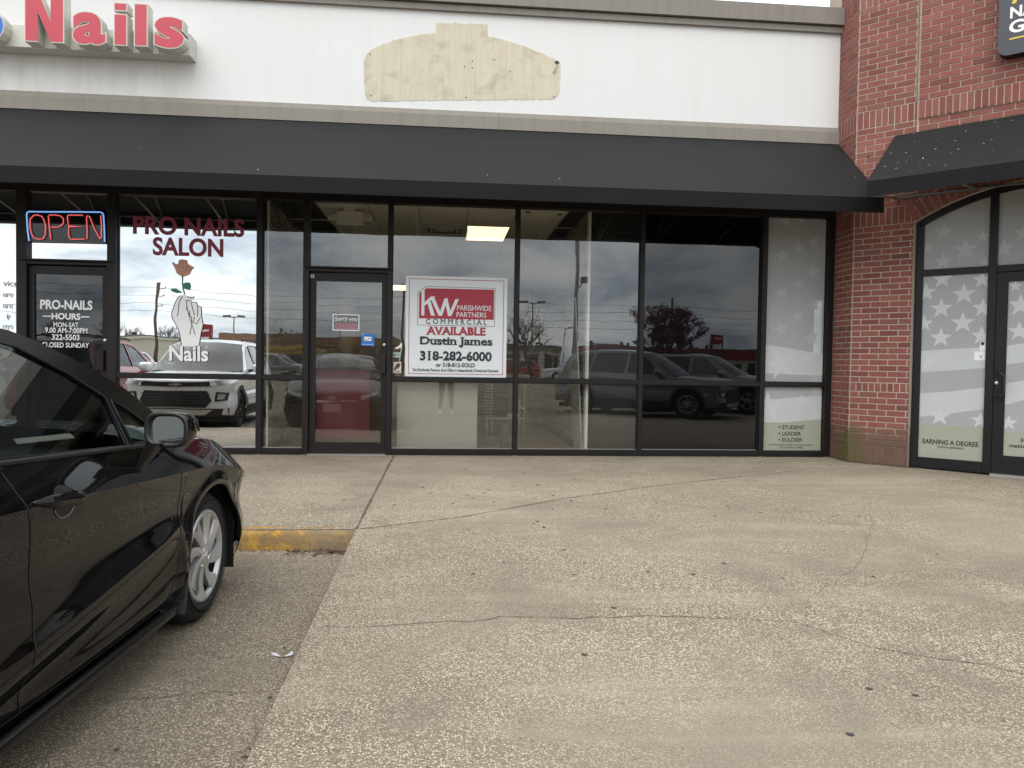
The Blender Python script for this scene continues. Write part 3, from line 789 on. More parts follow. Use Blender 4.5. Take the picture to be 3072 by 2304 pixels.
for cx, cz, r_ in ((4.212, 2.951, .074), (4.41, 2.975, .061), (4.186, 2.517, .087), (4.398, 2.618, .087), (4.588, 2.709, .078), (4.595, 2.316, .087), (4.403, 2.177, .082), (4.187, 2.051, .091), (4.599, 1.907, .082), (4.399, 1.758, .091), (4.186, 1.594, .091), (4.588, 1.495, .091), (4.182, 1.157, .174)):
    q = MB(); q.poly(FAC, [(min(max(x, 3.975), 4.745), min(z, HEAD)) for x, z in star(cx, cz, r_ * 1.15, -.25, .40)], FY, FY + .0016, M_FILM_S if r_ < .15 else M_FILM_S2); q.build('star', film)
q = MB(); q.box(FAC, 3.970, 4.748, .075, .880, FY - .004, FY, M_FILM)
q.poly(FAC, [(3.977, .707), (4.248, .731), (4.515, .756), (4.745, .765), (4.745, .468), (4.523, .455), (4.301, .428), (3.977, .425)], FY, FY + .0008, M_FILM_B)
q.poly(FAC, [(3.975, .425), (4.301, .428), (4.523, .455), (4.745, .468), (4.745, .08), (3.975, .08)], FY, FY + .0012, M_FILM_T)
q2 = MB(); q2.box(FAC, 3.93, 4.575, .0, 2.20, -.19, -.17, M_PALE); q2.box(FAC, 3.93, 4.575, 1.815, 1.835, -.17, -.16, M_VWHITE); tag(q2.build('backing_board', SB), 'pale board standing behind the star film')
film2 = tag(q.build('window_film', SB), 'frosted film with a tan foot and black wording')
for pts in ([(4.035, .825), (4.083, .686), (4.228, .667), (4.13, .58), (4.149, .456), (4.043, .537), (3.981, .523), (3.978, .664)], star(4.471, .700, .088, .1), [(4.625, .632), (4.723, .504), (4.623, .467)]):
    q = MB(); q.poly(FAC, pts, FY, FY + .0016, M_FILM_S2); q.build('star', film2)
for s_, b in (('STUDENT', (4.232, .34, 4.525, .39)), ('LEADER', (4.233, .261, 4.482, .31)), ('SOLDIER', (4.231, .183, 4.502, .233)), ('IN THE LOUISIANA ARMY NATIONAL GUARD,', (4.071, .132, 4.639, .153)), ('YOU CAN BE ALL THREE.', (4.198, .1, 4.514, .121))):
    q = MB(); text(q, FAC, s_, b, FY + .0026, M_VBLACK, .02)
    if s_ in ('STUDENT', 'LEADER', 'SOLDIER'):
        cz = (b[1] + b[3]) / 2; q.poly(FAC, [(4.198 + .011 * math.cos(2 * math.pi * i / 10), cz + .011 * math.sin(2 * math.pi * i / 10)) for i in range(10)], FY, FY + .0026, M_VBLACK)
    q.build('lettering', film2)

# --- interior of the vacant unit
def floormat():
    m = MT('vinyl_floor')
    p = m.pos()
    pl = m.n('ShaderNodeTexBrick'); pl.inputs['Scale'].default_value = 1; pl.offset = .37; pl.inputs['Brick Width'].default_value = 1.2; pl.inputs['Row Height'].default_value = .15; pl.inputs['Mortar Size'].default_value = .003
    pl.inputs['Color1'].default_value = (.40, .34, .26, 1); pl.inputs['Color2'].default_value = (.48, .42, .33, 1); pl.inputs['Mortar'].default_value = (.12, .10, .08, 1)
    m.l(p, pl.inputs['Vector'])
    return m.done(m.bsdf(pl.outputs['Color'], .28, 0, .5))
M_FLOOR = floormat()
M_CEIL = pbr('ceiling_tile', (.74, .71, .63), .95, var=.06, bump=.4, bscale=180)
M_TBAR = pbr('ceiling_grid', (.50, .49, .45), .6)
M_DRY = pbr('drywall', (.62, .61, .57), .8)
RX0, RX1, RD, CZ = -2.10, 1.72, 3.86, 3.0
mb = MB(); mb.box(FAC, RX0 - .2, RX1 + .2, -.10, .004, -11.2, -.115, M_FLOOR); mb.build('floor', SB)
mb = MB(); mb.box(FAC, RX0 - .1, RX1 + .05, CZ + .015, CZ + .06, -11.2, -.115, M_DARKIN); mb.build('ceiling_void', SB)
tile = MB(); tile.box(W3, -.296, .296, -.601, .601, 0, .012, M_CEIL); tme = tile.mesh('ceiling_tile')
gx = [.26 + .61 * i for i in range(-4, 4)]; gy = [.07 + 1.22 * j for j in range(0, 4)]
for i, x in enumerate(gx):
    for j, y in enumerate(gy):
        xc, yc = x + .305, y + .61
        if xc - .25 < RX0 or xc + .25 > RX1 + .2 or (i == 4 and j == 1): continue
        o = link('ceiling_tile', tme, SB); o.location = (xc, yc, CZ + .002)
for x in gx:
    if RX0 < x < RX1:
        mb = MB(); mb.box(FAC, x - .012, x + .012, CZ - .004, CZ + .012, -RD, -.115, M_TBAR); mb.build('ceiling_bar', SB)
for y in gy[1:]:
    mb = MB(); mb.box(FAC, RX0, RX1, CZ - .0035, CZ + .012, -y - .012, -y + .012, M_TBAR); mb.build('ceiling_bar', SB)
def brick_run(fr, x0, x1, z0, z1, bl, ch, mort, dep, meshes, matb, parent, indiv, tintmb, name='brick', soldier=False, thick=.012, rg=random.Random(21), clip=None, phase=0):
    """lays bricks; 'indiv(x,z)' says which become objects of their own, the others join tintmb"""
    out_ = []
    n = max(1, round((z1 - z0) / ch)); c = (z1 - z0) / n
    if soldier:
        n = 1; c = z1 - z0
    for r_ in range(n):
        za, zb = z0 + r_ * c + mort / 2, z0 + (r_ + 1) * c - mort / 2
        if soldier: step = .0677; st = 0
        else: step = bl; st = -(bl / 2 if (r_ + phase) % 2 else 0)
        x = x0 + st
        while x < x1 - .01:
            a, b = max(x0, x) , min(x1, x + step)
            x += step
            if b - a < .02: continue
            a += mort / 2; b -= mort / 2
            if a < x0 + mort / 2: a = x0 + mort / 2
            if clip and not clip((a + b) / 2, (za + zb) / 2): continue
            if indiv and indiv((a + b) / 2, (za + zb) / 2):
                key = (round(b - a, 3), round(zb - za, 3))
                if key not in meshes:
                    q = MB(); q.box(W3, -(b - a) / 2, (b - a) / 2, -(zb - za) / 2, (zb - za) / 2, -thick, 0, matb)
                    me = q.mesh(name); bm = bmesh.new(); bm.from_mesh(me); bmesh.ops.remove_doubles(bm, verts=bm.verts, dist=1e-6)
                    es = [e for e in bm.edges if all(v.co.z > -1e-4 for v in e.verts)]
                    bmesh.ops.bevel(bm, geom=es, offset=.003, segments=1, affect='EDGES'); bm.to_mesh(me); bm.free()
                    meshes[key] = me
                o = link(name, meshes[key], parent)
                ctr = fr((a + b) / 2, (za + zb) / 2, dep + rg.uniform(-.0015, .0015))
                M = Matrix((fr.u, fr.v, fr.n)).transposed().to_4x4(); M.translation = ctr
                o.matrix_local = M
                out_.append(o)
            else:
                tintmb.append((fr, a, b, za, zb, dep + rg.uniform(-.0015, .0015), thick, rg.random()))
    return out_
def joined(name, items, m, parent):
    q = MB(); t = []
    for fr, a, b, za, zb, d, th, tv in items:
        n0 = len(q.f); q.box(fr, a, b, za, zb, d - th, d, m); t += [tv] * (len(q.f) - n0)
    me = q.mesh(name)
    at = me.attributes.new('tint', 'FLOAT', 'FACE'); at.data.foreach_set('value', t)
    return tag(link(name, me, parent), kind='stuff')
FL = frame((RX0, .14, 0), (0, 1, 0), (0, 0, 1))           # left wall, faces +X
FRt = frame((RX1, RD, 0), (0, -1, 0), (0, 0, 1))          # right wall, faces -X
mb = MB(); mb.box(FL, 0, RD - .1, 0, CZ, -.14, -.003, M_IMORTAR); mb.build('party_wall', SB)
mb = MB(); mb.box(FRt, 0, RD - .14, 0, CZ, -.04, -.003, M_IMORTAR); mb.build('party_wall', SB)
imesh = {}; rest = []
brick_run(FL, 0, 3.7, 0.09, CZ, .2032, .0677, .010, .004, imesh, M_IBRICK, SB, lambda x, z: x < 1.0 and z < 2.9, rest, name='wall_brick')
brick_run(FRt, .0, 3.7, 0.09, CZ, .2032, .0677, .010, .004, imesh, M_IBRICK, SB, None, rest, name='wall_brick')
FP = frame((1.42, RD, 0), (1, 0, 0), (0, 0, 1))            # brick pilaster facing the street, with the header over the opening
mb = MB(); mb.box(FP, 0, .30, 0, CZ, -.22, -.003, M_IMORTAR); mb.build('pilaster', SB)
brick_run(FP, 0, .30, .09, 2.74, .2032, .0677, .010, .004, imesh, M_IBRICK, SB, lambda x, z: z < .9, rest, name='wall_brick')
FH = frame((RX0, RD, 0), (1, 0, 0), (0, 0, 1))
mb = MB(); mb.box(FH, 0, RX1 - RX0, 2.74, CZ + .01, -.2, -.0035, M_IMORTAR); mb.build('header_beam', SB)
brick_run(FH, 0, RX1 - RX0, 2.745, CZ, .2032, .0677, .010, .003, imesh, M_IBRICK, SB, None, rest, name='wall_brick')
mb = MB(); mb.box(FH, 0, .28, 0, 2.74, -.22, -.003, M_IMORTAR); mb.build('pilaster', SB)
brick_run(FH, 0, .28, .09, 2.74, .2032, .0677, .010, .004, imesh, M_IBRICK, SB, None, rest, name='wall_brick')
joined('wall_bricks', rest, M_IBRICK, SB)
M_BASEB = pbr('rubber_base', (.03, .03, .03), .6)
for fr_, L_ in ((FL, 3.6), (FRt, 3.6), (FP, .30)):
    mb = MB(); mb.box(fr_, 0, L_, .004, .09, 0, .008, M_BASEB); mb.build('baseboard', SB)
mb = MB(); mb.box(FAC, RX0 - .022, RX0 - .003, 0, CZ, -.14, -.112, M_DRY); tag(mb.build('wall_end', SB), 'white end of the left party wall')
mb = MB(); mb.box(FAC, RX1 + .012, RX1 + .04, 0, CZ, -.165, -.112, M_DRY); tag(mb.build('wall_end', SB), 'white end of the right party wall')
# back room beyond the opening
mb = MB(); mb.box(FAC, RX0 - .1, RX1 + .6, 0, 2.9, -10.2, -10.0, M_DRY); mb.build('back_wall', SB)
mb = MB(); mb.box(FAC, RX0 - .1, RX1 + .6, 2.76, 2.80, -10.0, -4.1, M_CEIL); mb.build('back_ceiling', SB)
mb = MB(); mb.box(FAC, RX0 - .2, RX0 - .05, 0, 2.8, -10.0, -4.0, M_DRY); mb.build('party_wall', SB)
mb = MB(); mb.box(FAC, RX1 + .5, RX1 + .6, 0, 2.8, -10.0, -4.0, M_DRY); mb.build('party_wall', SB)
# dark units to either side
mb = MB(); mb.box(FAC, -9, RX0 - .025, -.05, 3.06, -.6, -.5, M_DARKIN); mb.build('dark_screen', SB)
mb = MB(); mb.box(FAC, RX1 + .045, 4.84, -.05, 3.06, -.6, -.5, M_BLACK); mb.build('dark_screen', SB)
mb = MB(); mb.box(FAC, RX1 + .041, RX1 + .06, -.05, 3.06, -.5, -.12, M_BLACK); mb.build('dark_screen', SB)
mb = MB(); mb.box(FAC, RX0 - .06, RX0 - .0225, -.05, 3.06, -.5, -.12, M_BLACK); mb.build('dark_screen', SB)
# ceiling air diffuser
mb = MB()
for k_, s_ in enumerate((.29, .215, .14, .07)):
    for a in range(4):
        fr_ = frame((-.04, 1.70, CZ - .004 - k_ * .006), (math.cos(a * math.pi / 2), math.sin(a * math.pi / 2), 0), (-math.sin(a * math.pi / 2), math.cos(a * math.pi / 2), 0))
        mb.face([fr_(-s_, -s_), fr_(s_, -s_), fr_(s_ - .055, -s_ + .055, -.012), fr_(-s_ + .055, -s_ + .055, -.012)], M_DRY)
mb.box(W3, -.33, .25, 1.41, 1.99, CZ - .003, CZ - .001, M_BLACK)
mb.build('air_diffuser', SB)
# ================================================================== awnings
def awning(name, fr, x0t, x1t, x0b, x1b, zt, zf, zv, p, label, fab, group, raf0, rafn, rafs):
    root = empty(name, fr(0, 0, 0), label, 'awning', group)
    inv = root.matrix_world
    o0 = fr(0, 0, 0)
    def lf(x, y, z=0): return fr(x, y, z) - o0
    rg = random.Random(len(label))
    q = MB(); n = 40
    def prow(t, dz):
        a = x0t + (x0b - x0t) * t; b = x1t + (x1b - x1t) * t
        r_ = []
        for i in range(n + 1):
            s_ = i / n
            sag = -.010 * math.sin(math.pi * t) * (1 - .5 * abs(math.sin(s_ * 19)))
            r_.append(lf(a + (b - a) * s_, zt + (zf - zt) * t + sag + dz, .004 + (p - .004) * t))
        return r_
    q.grid([prow(i / 8, 0) for i in range(9)], fab, True, flip=True)
    q.grid([prow(i / 8, -.006) for i in range(9)], M_BLACK, True)
    q.face([lf(x0t, zt, .004), lf(x0b, zf, p), lf(x0b, zf - .006, p), lf(x0t, zt - .006, .004)], fab)
    q.face([lf(x1t, zt, .004), lf(x1t, zt - .006, .004), lf(x1b, zf - .006, p), lf(x1b, zf, p)], fab)
    q.build('canopy', root)
    q = MB(); rows = []
    for k in range(3):
        rows.append([lf(x0b + (x1b - x0b) * i / n, zf + (zv - zf) * k / 2, p + .002 + (.004 * math.sin(i * 1.7) * k / 2)) for i in range(n + 1)])
    q.grid(rows, M_VALANCE, True, flip=True)
    q.grid([[lf(x0b + (x1b - x0b) * i / n, zf + (zv - zf) * k / 2, p - .004) for i in range(n + 1)] for k in range(3)], M_BLACK, True)
    q.build('valance', root)
    # tube frame underneath
    for (zz, yy) in ((zf - .035, p - .035), (zv + .02, p - .035), (zt - .06, .03)):
        q = MB(); q.tube([lf(x0b + .02, zz, yy), lf(x1b - .02, zz, yy)], .013, M_GALV, 6); q.build('frame_bar', root)
    zl = 3.085
    q = MB(); q.tube([lf(x0b + .02, zl, .03), lf(x1b - .02, zl, .03)], .013, M_GALV, 6); q.build('frame_bar', root)
    for i in range(rafn):
        x = raf0 + rafs * i
        q = MB()
        q.tube([lf(x, zt - .06, .03), lf(x, zf - .035, p - .035)], .012, M_GALV, 6)
        q.tube([lf(x, zl, .03), lf(x, zv + .02, p - .035)], .012, M_GALV, 6)
        q.tube([lf(x, zf - .035, p - .035), lf(x, zv + .02, p - .035)], .012, M_GALV, 6)
        q.build('rafter', root)
    return root
AW1 = awning('shop_awning', FAC, -9.0, XA - .006, -9.0, 4.76, 3.915, 2.99, 2.825, 1.15, 'long plain black fabric awning over the white shop front', M_FABRIC, 'black awnings', -8.7, 17, .83)
AW2 = awning('corner_awning', FB, .42, 4.6, .42, 4.6, 3.812, 3.072, 2.913, 1.10, 'black awning strewn with twigs on the brick corner', M_FABRIC2, 'black awnings', .46, 6, .8)

# ================================================================== channel letter sign
M_LRED = pbr('red_acrylic', (.50, .045, .072), .35, var=.10, vscale=3)
M_LBLUE = pbr('blue_acrylic', (.03, .14, .55), .35)
M_RETURN = pbr('cream_letter_return', (.60, .585, .53), .55, var=.12, vscale=4)
M_RACE = pbr('raceway_paint', (.63, .615, .565), .6, var=.15, vscale=4)
NS = empty('channel_letter_sign', FAC(-4, 4.5, 0), 'red channel letters on a cream raceway spelling Nails', 'sign')
_o = FAC(-4, 4.5, 0)
NF = frame((0, 0, 0), (1, 0, 0), (0, 0, 1))
def nl(x, y, z=0): return FAC(x, y, z) - _o
q = MB(); q.box(nl, -7.2, -2.905, 4.520, 4.765, .002, .20, M_RACE)
q.build('raceway', NS, bevel=.004)
q = MB()
for x in (-4.93, -4.1, -3.57, -3.25):
    q.box(nl, x, x + .012, 4.519, 4.7655, .2, .2035, M_RETURN)
q.build('raceway_seam', NS)
for ch, b, m in (('N', (-4.595, 4.525, -4.185, 5.075), M_LRED), ('a', (-4.105, 4.520, -3.745, 4.885), M_LRED), ('i', (-3.668, 4.532, -3.525, 4.998), M_LRED), ('l', (-3.455, 4.535, -3.310, 5.000), M_LRED), ('s', (-3.247, 4.525, -2.915, 4.880), M_LRED), ('o', (-5.18, 4.50, -4.80, 4.86), M_LBLUE)):
    q = MB(); ins = .011; w_ = .135
    if ch in 'Nil':
        x0_, y0_, x1_, y1_ = b
        if ch == 'N':
            shp = [[(x0_, y0_), (x0_ + w_, y0_), (x0_ + w_, y1_ - .22), (x1_ - w_, y0_), (x1_, y0_), (x1_, y1_), (x1_ - w_, y1_), (x1_ - w_, y0_ + .22), (x0_ + w_, y1_), (x0_, y1_)]]
        elif ch == 'i':
            shp = [[(x0_, y0_), (x1_, y0_), (x1_, y0_ + .345), (x0_, y0_ + .345)], [(x0_, y1_ - .092), (x1_, y1_ - .092), (x1_, y1_), (x0_, y1_)]]
        else:
            shp = [[(x0_, y0_), (x1_, y0_), (x1_, y1_), (x0_, y1_)]]
        for s_ in shp:
            q.poly(nl, s_, .2005, .35, M_RETURN)
            cx_ = sum(t_[0] for t_ in s_) / len(s_); cy_ = sum(t_[1] for t_ in s_) / len(s_)
            hx_ = max(abs(t_[0] - cx_) for t_ in s_); hy_ = max(abs(t_[1] - cy_) for t_ in s_)
            q.poly(nl, [(cx_ + (t_[0] - cx_) * (1 - ins / hx_), cy_ + (t_[1] - cy_) * (1 - ins / hy_)) for t_ in s_], .35, .3525, m)
    else:
        text(q, nl, ch, b, .35, M_RETURN, .050, depth=.15, side=M_RETURN)
        text(q, nl, ch, (b[0] + ins, b[1] + ins, b[2] - ins, b[3] - ins), .3525, m, .038)
    o = q.build('letter', NS)

# ================================================================== neon OPEN sign
M_NBLUE = pbr('blue_neon', (.25, .5, .9), .3, emit=(.22, .48, 1.0), estr=.55)
M_NRED = pbr('red_neon', (.9, .2, .25), .3, emit=(1.0, .14, .13), estr=.48)
M_SMOKE = pbr('smoked_acrylic', (.008, .008, .009), .03, 0, .5, 0)
ON = empty('neon_open_sign', (-4.35, -.01, 2.42), 'blue and red neon open sign hung above the salon door', 'neon sign')
_n = Vector((-4.35, -.01, 2.42)); NY = -.012
def nn(x, z, y=0.0): return Vector((x, NY - y, z)) - _n
q = MB(); q.poly(lambda x, y, z=0: nn(x, y, z), [(-4.762, 2.772), (-3.915, 2.795), (-3.910, 2.426), (-4.762, 2.418)], -.035, -.022, M_SMOKE); q.build('backing_panel', ON)
SC = {'NEONB': [(-4.73, 2.421), (-4.745, 2.533), (-4.752, 2.656), (-4.756, 2.711), (-4.750, 2.741), (-4.730, 2.753), (-4.548, 2.756), (-4.285, 2.765), (-3.955, 2.773), (-3.932, 2.763), (-3.921, 2.732), (-3.912, 2.587), (-3.908, 2.435)]}
q = MB(); q.tube([nn(x, z) for x, z in SC['NEONB']], .0075, M_NBLUE, 8); q.build('border_tube', ON)
for pts in ([(-4.64, 2.718), (-4.679, 2.713), (-4.716, 2.671), (-4.721, 2.589), (-4.706, 2.507), (-4.68, 2.46), (-4.627, 2.444), (-4.581, 2.449), (-4.555, 2.498), (-4.551, 2.594), (-4.568, 2.662), (-4.594, 2.705), (-4.64, 2.718)],
            [(-4.496, 2.448), (-4.512, 2.595), (-4.522, 2.705), (-4.509, 2.722), (-4.443, 2.724), (-4.391, 2.716), (-4.358, 2.683), (-4.358, 2.635), (-4.391, 2.599), (-4.417, 2.588), (-4.49, 2.585)],
            [(-4.147, 2.731), (-4.285, 2.729), (-4.312, 2.723), (-4.314, 2.684), (-4.302, 2.604), (-4.147, 2.600), (-4.302, 2.594), (-4.303, 2.52), (-4.292, 2.465), (-4.272, 2.454), (-4.127, 2.459)],
            [(-4.103, 2.464), (-4.098, 2.526), (-4.102, 2.609), (-4.107, 2.705), (-4.098, 2.726), (-4.074, 2.72), (-4.021, 2.583), (-3.958, 2.468), (-3.945, 2.476), (-3.943, 2.614), (-3.952, 2.717), (-3.947, 2.735)]):
    q = MB(); q.tube([nn(x, z) for x, z in pts], .0058, M_NRED, 8); q.build('letter_tube', ON)

# ================================================================== posters and papers behind the glass
M_PAPER = pbr('coroplast_white', (.70, .73, .75), .55)
M_PRED = pbr('print_red', (.36, .022, .045), .5)
M_PDARK = pbr('print_black', (.018, .022, .028), .6)
PY = GY + .006
KW = empty('realty_poster', FAC(.124, .936, PY), 'large white and red property sign in the shop window', 'poster')
_k = FAC(.124, .936, PY)
def kf(x, y, z=0): return FAC(x, y, PY + z) - _k
q = MB(); q.box(kf, -.486, .734, .938, 2.150, -.004, 0, M_PAPER); q.build('board', KW)
q = MB()
for x0, x1, z0, z1 in ((-.447, .694, 2.108, 2.115), (-.447, .694, .973, .980), (-.447, -.440, .980, 2.108), (.687, .694, .980, 2.108)):
    q.box(kf, x0, x1, z0, z1, 0, .0012, M_PRED)
q.build('border', KW)
q = MB()
LO = [(-.341, 1.560), (.585, 1.560), (.585, 2.020), (-.235, 2.024), (-.341, 1.955)]
for a, b in zip(LO, LO[1:] + LO[:1]): ribbon(q, kf, [a, b], .005, .001, M_PDARK)
q.poly(kf, [(-.325, 1.640), (.573, 1.640), (.573, 2.003), (-.232, 2.003), (-.325, 1.945)], 0, .0014, M_PRED)
# monogram: k and w drawn as strokes
for pts in ([(-.298, 1.676), (-.262, 1.676), (-.262, 1.990), (-.298, 1.965)], [(-.262, 1.790), (-.262, 1.835), (-.185, 1.905), (-.135, 1.905)], [(-.226, 1.823), (-.190, 1.850), (-.135, 1.675), (-.182, 1.675)],
            [(-.190, 1.880), (-.150, 1.905), (-.052, 1.675), (-.090, 1.675)], [(-.090, 1.675), (-.052, 1.675), (.012, 1.858), (-.026, 1.880)], [(-.026, 1.880), (.012, 1.890), (.060, 1.675), (.022, 1.675)], [(.022, 1.675), (.060, 1.675), (.150, 1.880), (.108, 1.880)]):
    kz = globals().get('kz', 0) + .0004; q.poly(kf, pts, .0014, .0026 + kz, M_PAPER)
q.build('logo', KW)
for s_, b, m, bo, sp in (('PARISHWIDE', (.129, 1.744, .542, 1.808), M_PAPER, .005, 1), ('PARTNERS', (.124, 1.665, .482, 1.725), M_PAPER, .005, 1), ('COMMERCIAL', (-.241, 1.577, .489, 1.638), M_PDARK, .0, 1.5), ('AVAILABLE', (-.233, 1.446, .477, 1.546), M_PRED, .03, 1), ('Dustin James', (-.309, 1.298, .561, 1.425), M_PDARK, .025, 1), ('318-282-6000', (-.307, 1.137, .554, 1.253), M_PDARK, .03, 1), ('or 318-812-SOLD', (-.115, 1.062, .352, 1.112), M_PDARK, .02, 1), ('The Parishwide Partners. Each Office is Independently Owned and Operated', (-.397, .995, .635, 1.042), M_PDARK, .012, 1)):
    q = MB(); text(q, kf, s_, b, .0065, m, bo, sp, serif=.085 if s_ in ('AVAILABLE', 'Dustin James', '318-282-6000', 'COMMERCIAL') else 0)
    q.build('print', KW)
M_CARD = pbr('closed_card', (.16, .16, .165), .5); M_PINK = pbr('pink_print', (.55, .16, .23), .5)
CS = empty('closed_sign', (-1.19, .09, 1.47), 'small grey closed sign with pink letters on the door', 'sign')
def cf(x, y, z=0): return FAC(x, y, -.0615 + z) - Vector((-1.19, .09, 1.47))
q = MB(); q.box(cf, -1.345, -1.030, 1.474, 1.672, -.003, 0, M_PAPER); q.box(cf, -1.332, -1.043, 1.487, 1.659, 0, .001, M_CARD); q.build('card', CS)
for s_, b, m, sh in (('Sorry', (-1.317, 1.573, -1.171, 1.638), M_PAPER, .012), ("WE'RE", (-1.159, 1.592, -1.056, 1.627), M_PAPER, 0), ('CLOSED', (-1.312, 1.496, -1.052, 1.560), M_PINK, 0)):
    q = MB(); text(q, cf, s_, b, .002, m, .02, shear=sh); q.build('print', CS)
M_PBLUE = pbr('blue_print', (.025, .16, .50), .5)
q = MB(); fb = frame((-.928, .057, 1.372), (1, -0.06, -.035), (.02, 0, 1))
q.box(fb, -.078, .078, -.074, .074, -.004, 0, M_PBLUE); q.box(fb, -.045, .042, -.012, .035, 0, .001, M_VWHITE); q.box(fb, -.040, -.005, -.003, .004, .001, .0018, M_PRED); q.box(fb, .0, .036, .012, .020, .001, .0018, M_PDARK); q.box(fb, -.066, -.052, .056, .068, 0, .001, M_VWHITE); q.box(fb, -.07, .07, -.058, -.054, 0, .001, M_PAPER)
tag(q.build('blue_notice'), 'blue paper notice stuck to the door beside the closed sign', 'notice')
M_REDP = pbr('dark_red_board', (.095, .010, .018), .5, var=.15, vscale=2)
q = MB(); q.box(FAC, -1.550, -.905, .19, 1.028, -.135, -.125, M_REDP); q.box(FAC, -1.550, -.905, 1.0285, 1.036, -.135, -.124, M_PAPER)
tag(q.build('red_board'), 'dark red board standing behind the lower door glass', 'board')
M_GREYP = pbr('grey_board', (.335, .33, .295), .5, var=.06, vscale=1.5)
q = MB(); gb = frame((-.09, .18, .006), (1, 0, 0), (0, -.03, 1)); q.box(gb, -.492, .485, 0, .870, -.012, 0, M_GREYP)
tag(q.build('grey_board', bevel=.002), 'plain pale grey board leaning behind the lower window', 'board')
M_WP = pbr('white_board', (.36, .355, .32), .5)
q = MB(); wb = frame((RX1 - .012, .22, .006), (0, 1, 0), (-.06, 0, 1)); q.box(wb, 0, .62, 0, 1.95, -.0, .018, M_WP)
wbo = q.build('leaning_whiteboard', bevel=.002)
tag(wbo, 'tall white sheet propped against the right brick wall indoors', 'panel')

# ================================================================== things inside the vacant unit
M_LAMP = pbr('lit_diffuser', (.9, .85, .7), .5, emit=(1.0, .80, .50), estr=1.4)
def troffer(loc, w, l, label):
    r_ = empty('ceiling_light', loc, label, 'ceiling light', 'lit ceiling panels')
    q = MB(); q.box(W3, -w / 2, w / 2, -l / 2, l / 2, -.002, .03, M_LAMP); q.build('diffuser', r_)
    q = MB()
    for a in ((-w / 2 - .012, -w / 2, -l / 2 - .012, l / 2 + .012), (w / 2, w / 2 + .012, -l / 2 - .012, l / 2 + .012), (-w / 2, w / 2, -l / 2 - .012, -l / 2), (-w / 2, w / 2, l / 2, l / 2 + .012)):
        q.box(W3, *a, -.006, .03, M_TBAR)
    q.build('trim', r_)
troffer((.565, 1.90, CZ - .004), .575, 1.19, 'lit warm ceiling panel seen through the top of the poster window')
troffer((-.95, 7.6, 2.752), .575, 1.19, 'distant lit ceiling panel peeping out left of the poster')
M_PLAST = pbr('white_plastic', (.62, .61, .56), .5)
EL = empty('emergency_light', (-1.20, .46, CZ), 'white twin head emergency light hanging above the vacant door', 'emergency light')
q = MB(); q.box(W3, -.165, .165, -.05, .05, -.205, -.03, M_PLAST); q.build('case', EL, bevel=.015)
q = MB(); q.box(W3, -.07, .07, -.04, .04, -.03, 0, M_PLAST); q.build('mount', EL)
for s_ in (-1, 1):
    q = MB(); q.box(W3, min(s_ * .165, s_ * .21), max(s_ * .165, s_ * .21), -.02, .02, -.15, -.075, M_PLAST); q.build('bracket', EL)
    q = MB(); hf = frame((s_ * .21, 0, -.115), (0, 1, 0), (0, 0, 1)) if s_ > 0 else frame((s_ * .21, 0, -.115), (0, -1, 0), (0, 0, 1))
    q.lathe([(0, -.01), (.025, -.01), (.045, .05), (.04, .058), (0, .058)], hf, M_PLAST, 14); q.build('lamp_head', EL)
q = MB(); q.tube([(.262, 1.05, 2.995), (.265, 1.05, 2.86), (.250, 1.06, 2.75), (.262, 1.07, 2.62), (.255, 1.06, 2.50), (.24, 1.06, 2.42)], .005, M_BLACK, 5); tag(q.build('hanging_wire'), 'thin black wire dangling from the ceiling beside the light', 'wire')
M_TUBEW = pbr('white_tube', (.55, .55, .52), .4)
TB = empty('tube_frame_stand', (.95, 2.5, 0), 'low white tube frame stand on the shop floor', 'stand')
for x, h_ in ((-.30, .285), (-.22, .285), (.28, .90), (.20, .56)):
    q = MB(); q.tube([(x, 0 if x != .20 else .02, .0), (x, 0, h_)], .014, M_TUBEW, 8); q.build('leg', TB)
q = MB(); q.box(W3, -.33, .30, -.012, .22, .255, .285, M_TUBEW); q.build('shelf', TB)
q = MB(); q.box(W3, .02, .20, -.02, .1, .286, .345, M_PAPER); q.build('white_box', TB)
q = MB(); q.box(W3, -.05, .35, .0, .2, .90, .955, M_PAPER); q.build('tray', TB)
M_CHR = pbr('chrome_dull', (.55, .55, .56), .25, 1.0)
ST = empty('stacked_chairs', (.72, 2.62, .286), 'stack of black slatted chairs with bright studs by the window', 'chair stack')
for i in range(11):
    q = MB(); z = .005 + i * .047
    q.box(W3, -.26, .27, -.0, .35, z, z + .028, M_BLACK); q.box(W3, -.26, .27, -.004, 0, z + .010, z + .017, M_CARD)
    for xx in (-.105, -.065, -.02, .0): q.box(W3, xx, xx + .018, -.010, -.004, z + .006, z + .022, M_CHR)
    q.build('chair_seat', ST)
M_DGREY = pbr('dark_grey_plastic', (.045, .046, .05), .5)
BN = empty('floor_unit', (.76, .42, 0), 'slim dark grey upright unit with pale foot on the floor', 'floor unit')
q = MB(); q.box(W3, -.05, .05, -.05, .05, .03, .36, M_DGREY); q.build('body', BN, bevel=.01)
q = MB(); q.box(W3, -.06, .06, -.06, .06, .004, .030, M_GALV); q.build('foot', BN)
q = MB(); q.tube([(.44, 1.2, .25), (.55, .9, .215), (.66, .6, .18), (.72, .45, .16)], .006, M_GALV, 6); q.tube([(.88, .33, .22), (.80, .34, .15), (.70, .35, .07), (.62, .36, .012)], .004, M_GALV, 6)
tag(q.build('floor_cable'), 'pale cables trailing to the slim dark unit', 'cable')
for yy, nm in ((.62, 'a'), (1.05, 'b')):
    q = MB(); q.box(FL, yy - .14 - .014, yy - .14 + .014, 1.56, 1.61, .006, .014, M_PLAST); q.build('wall_switch', SB)

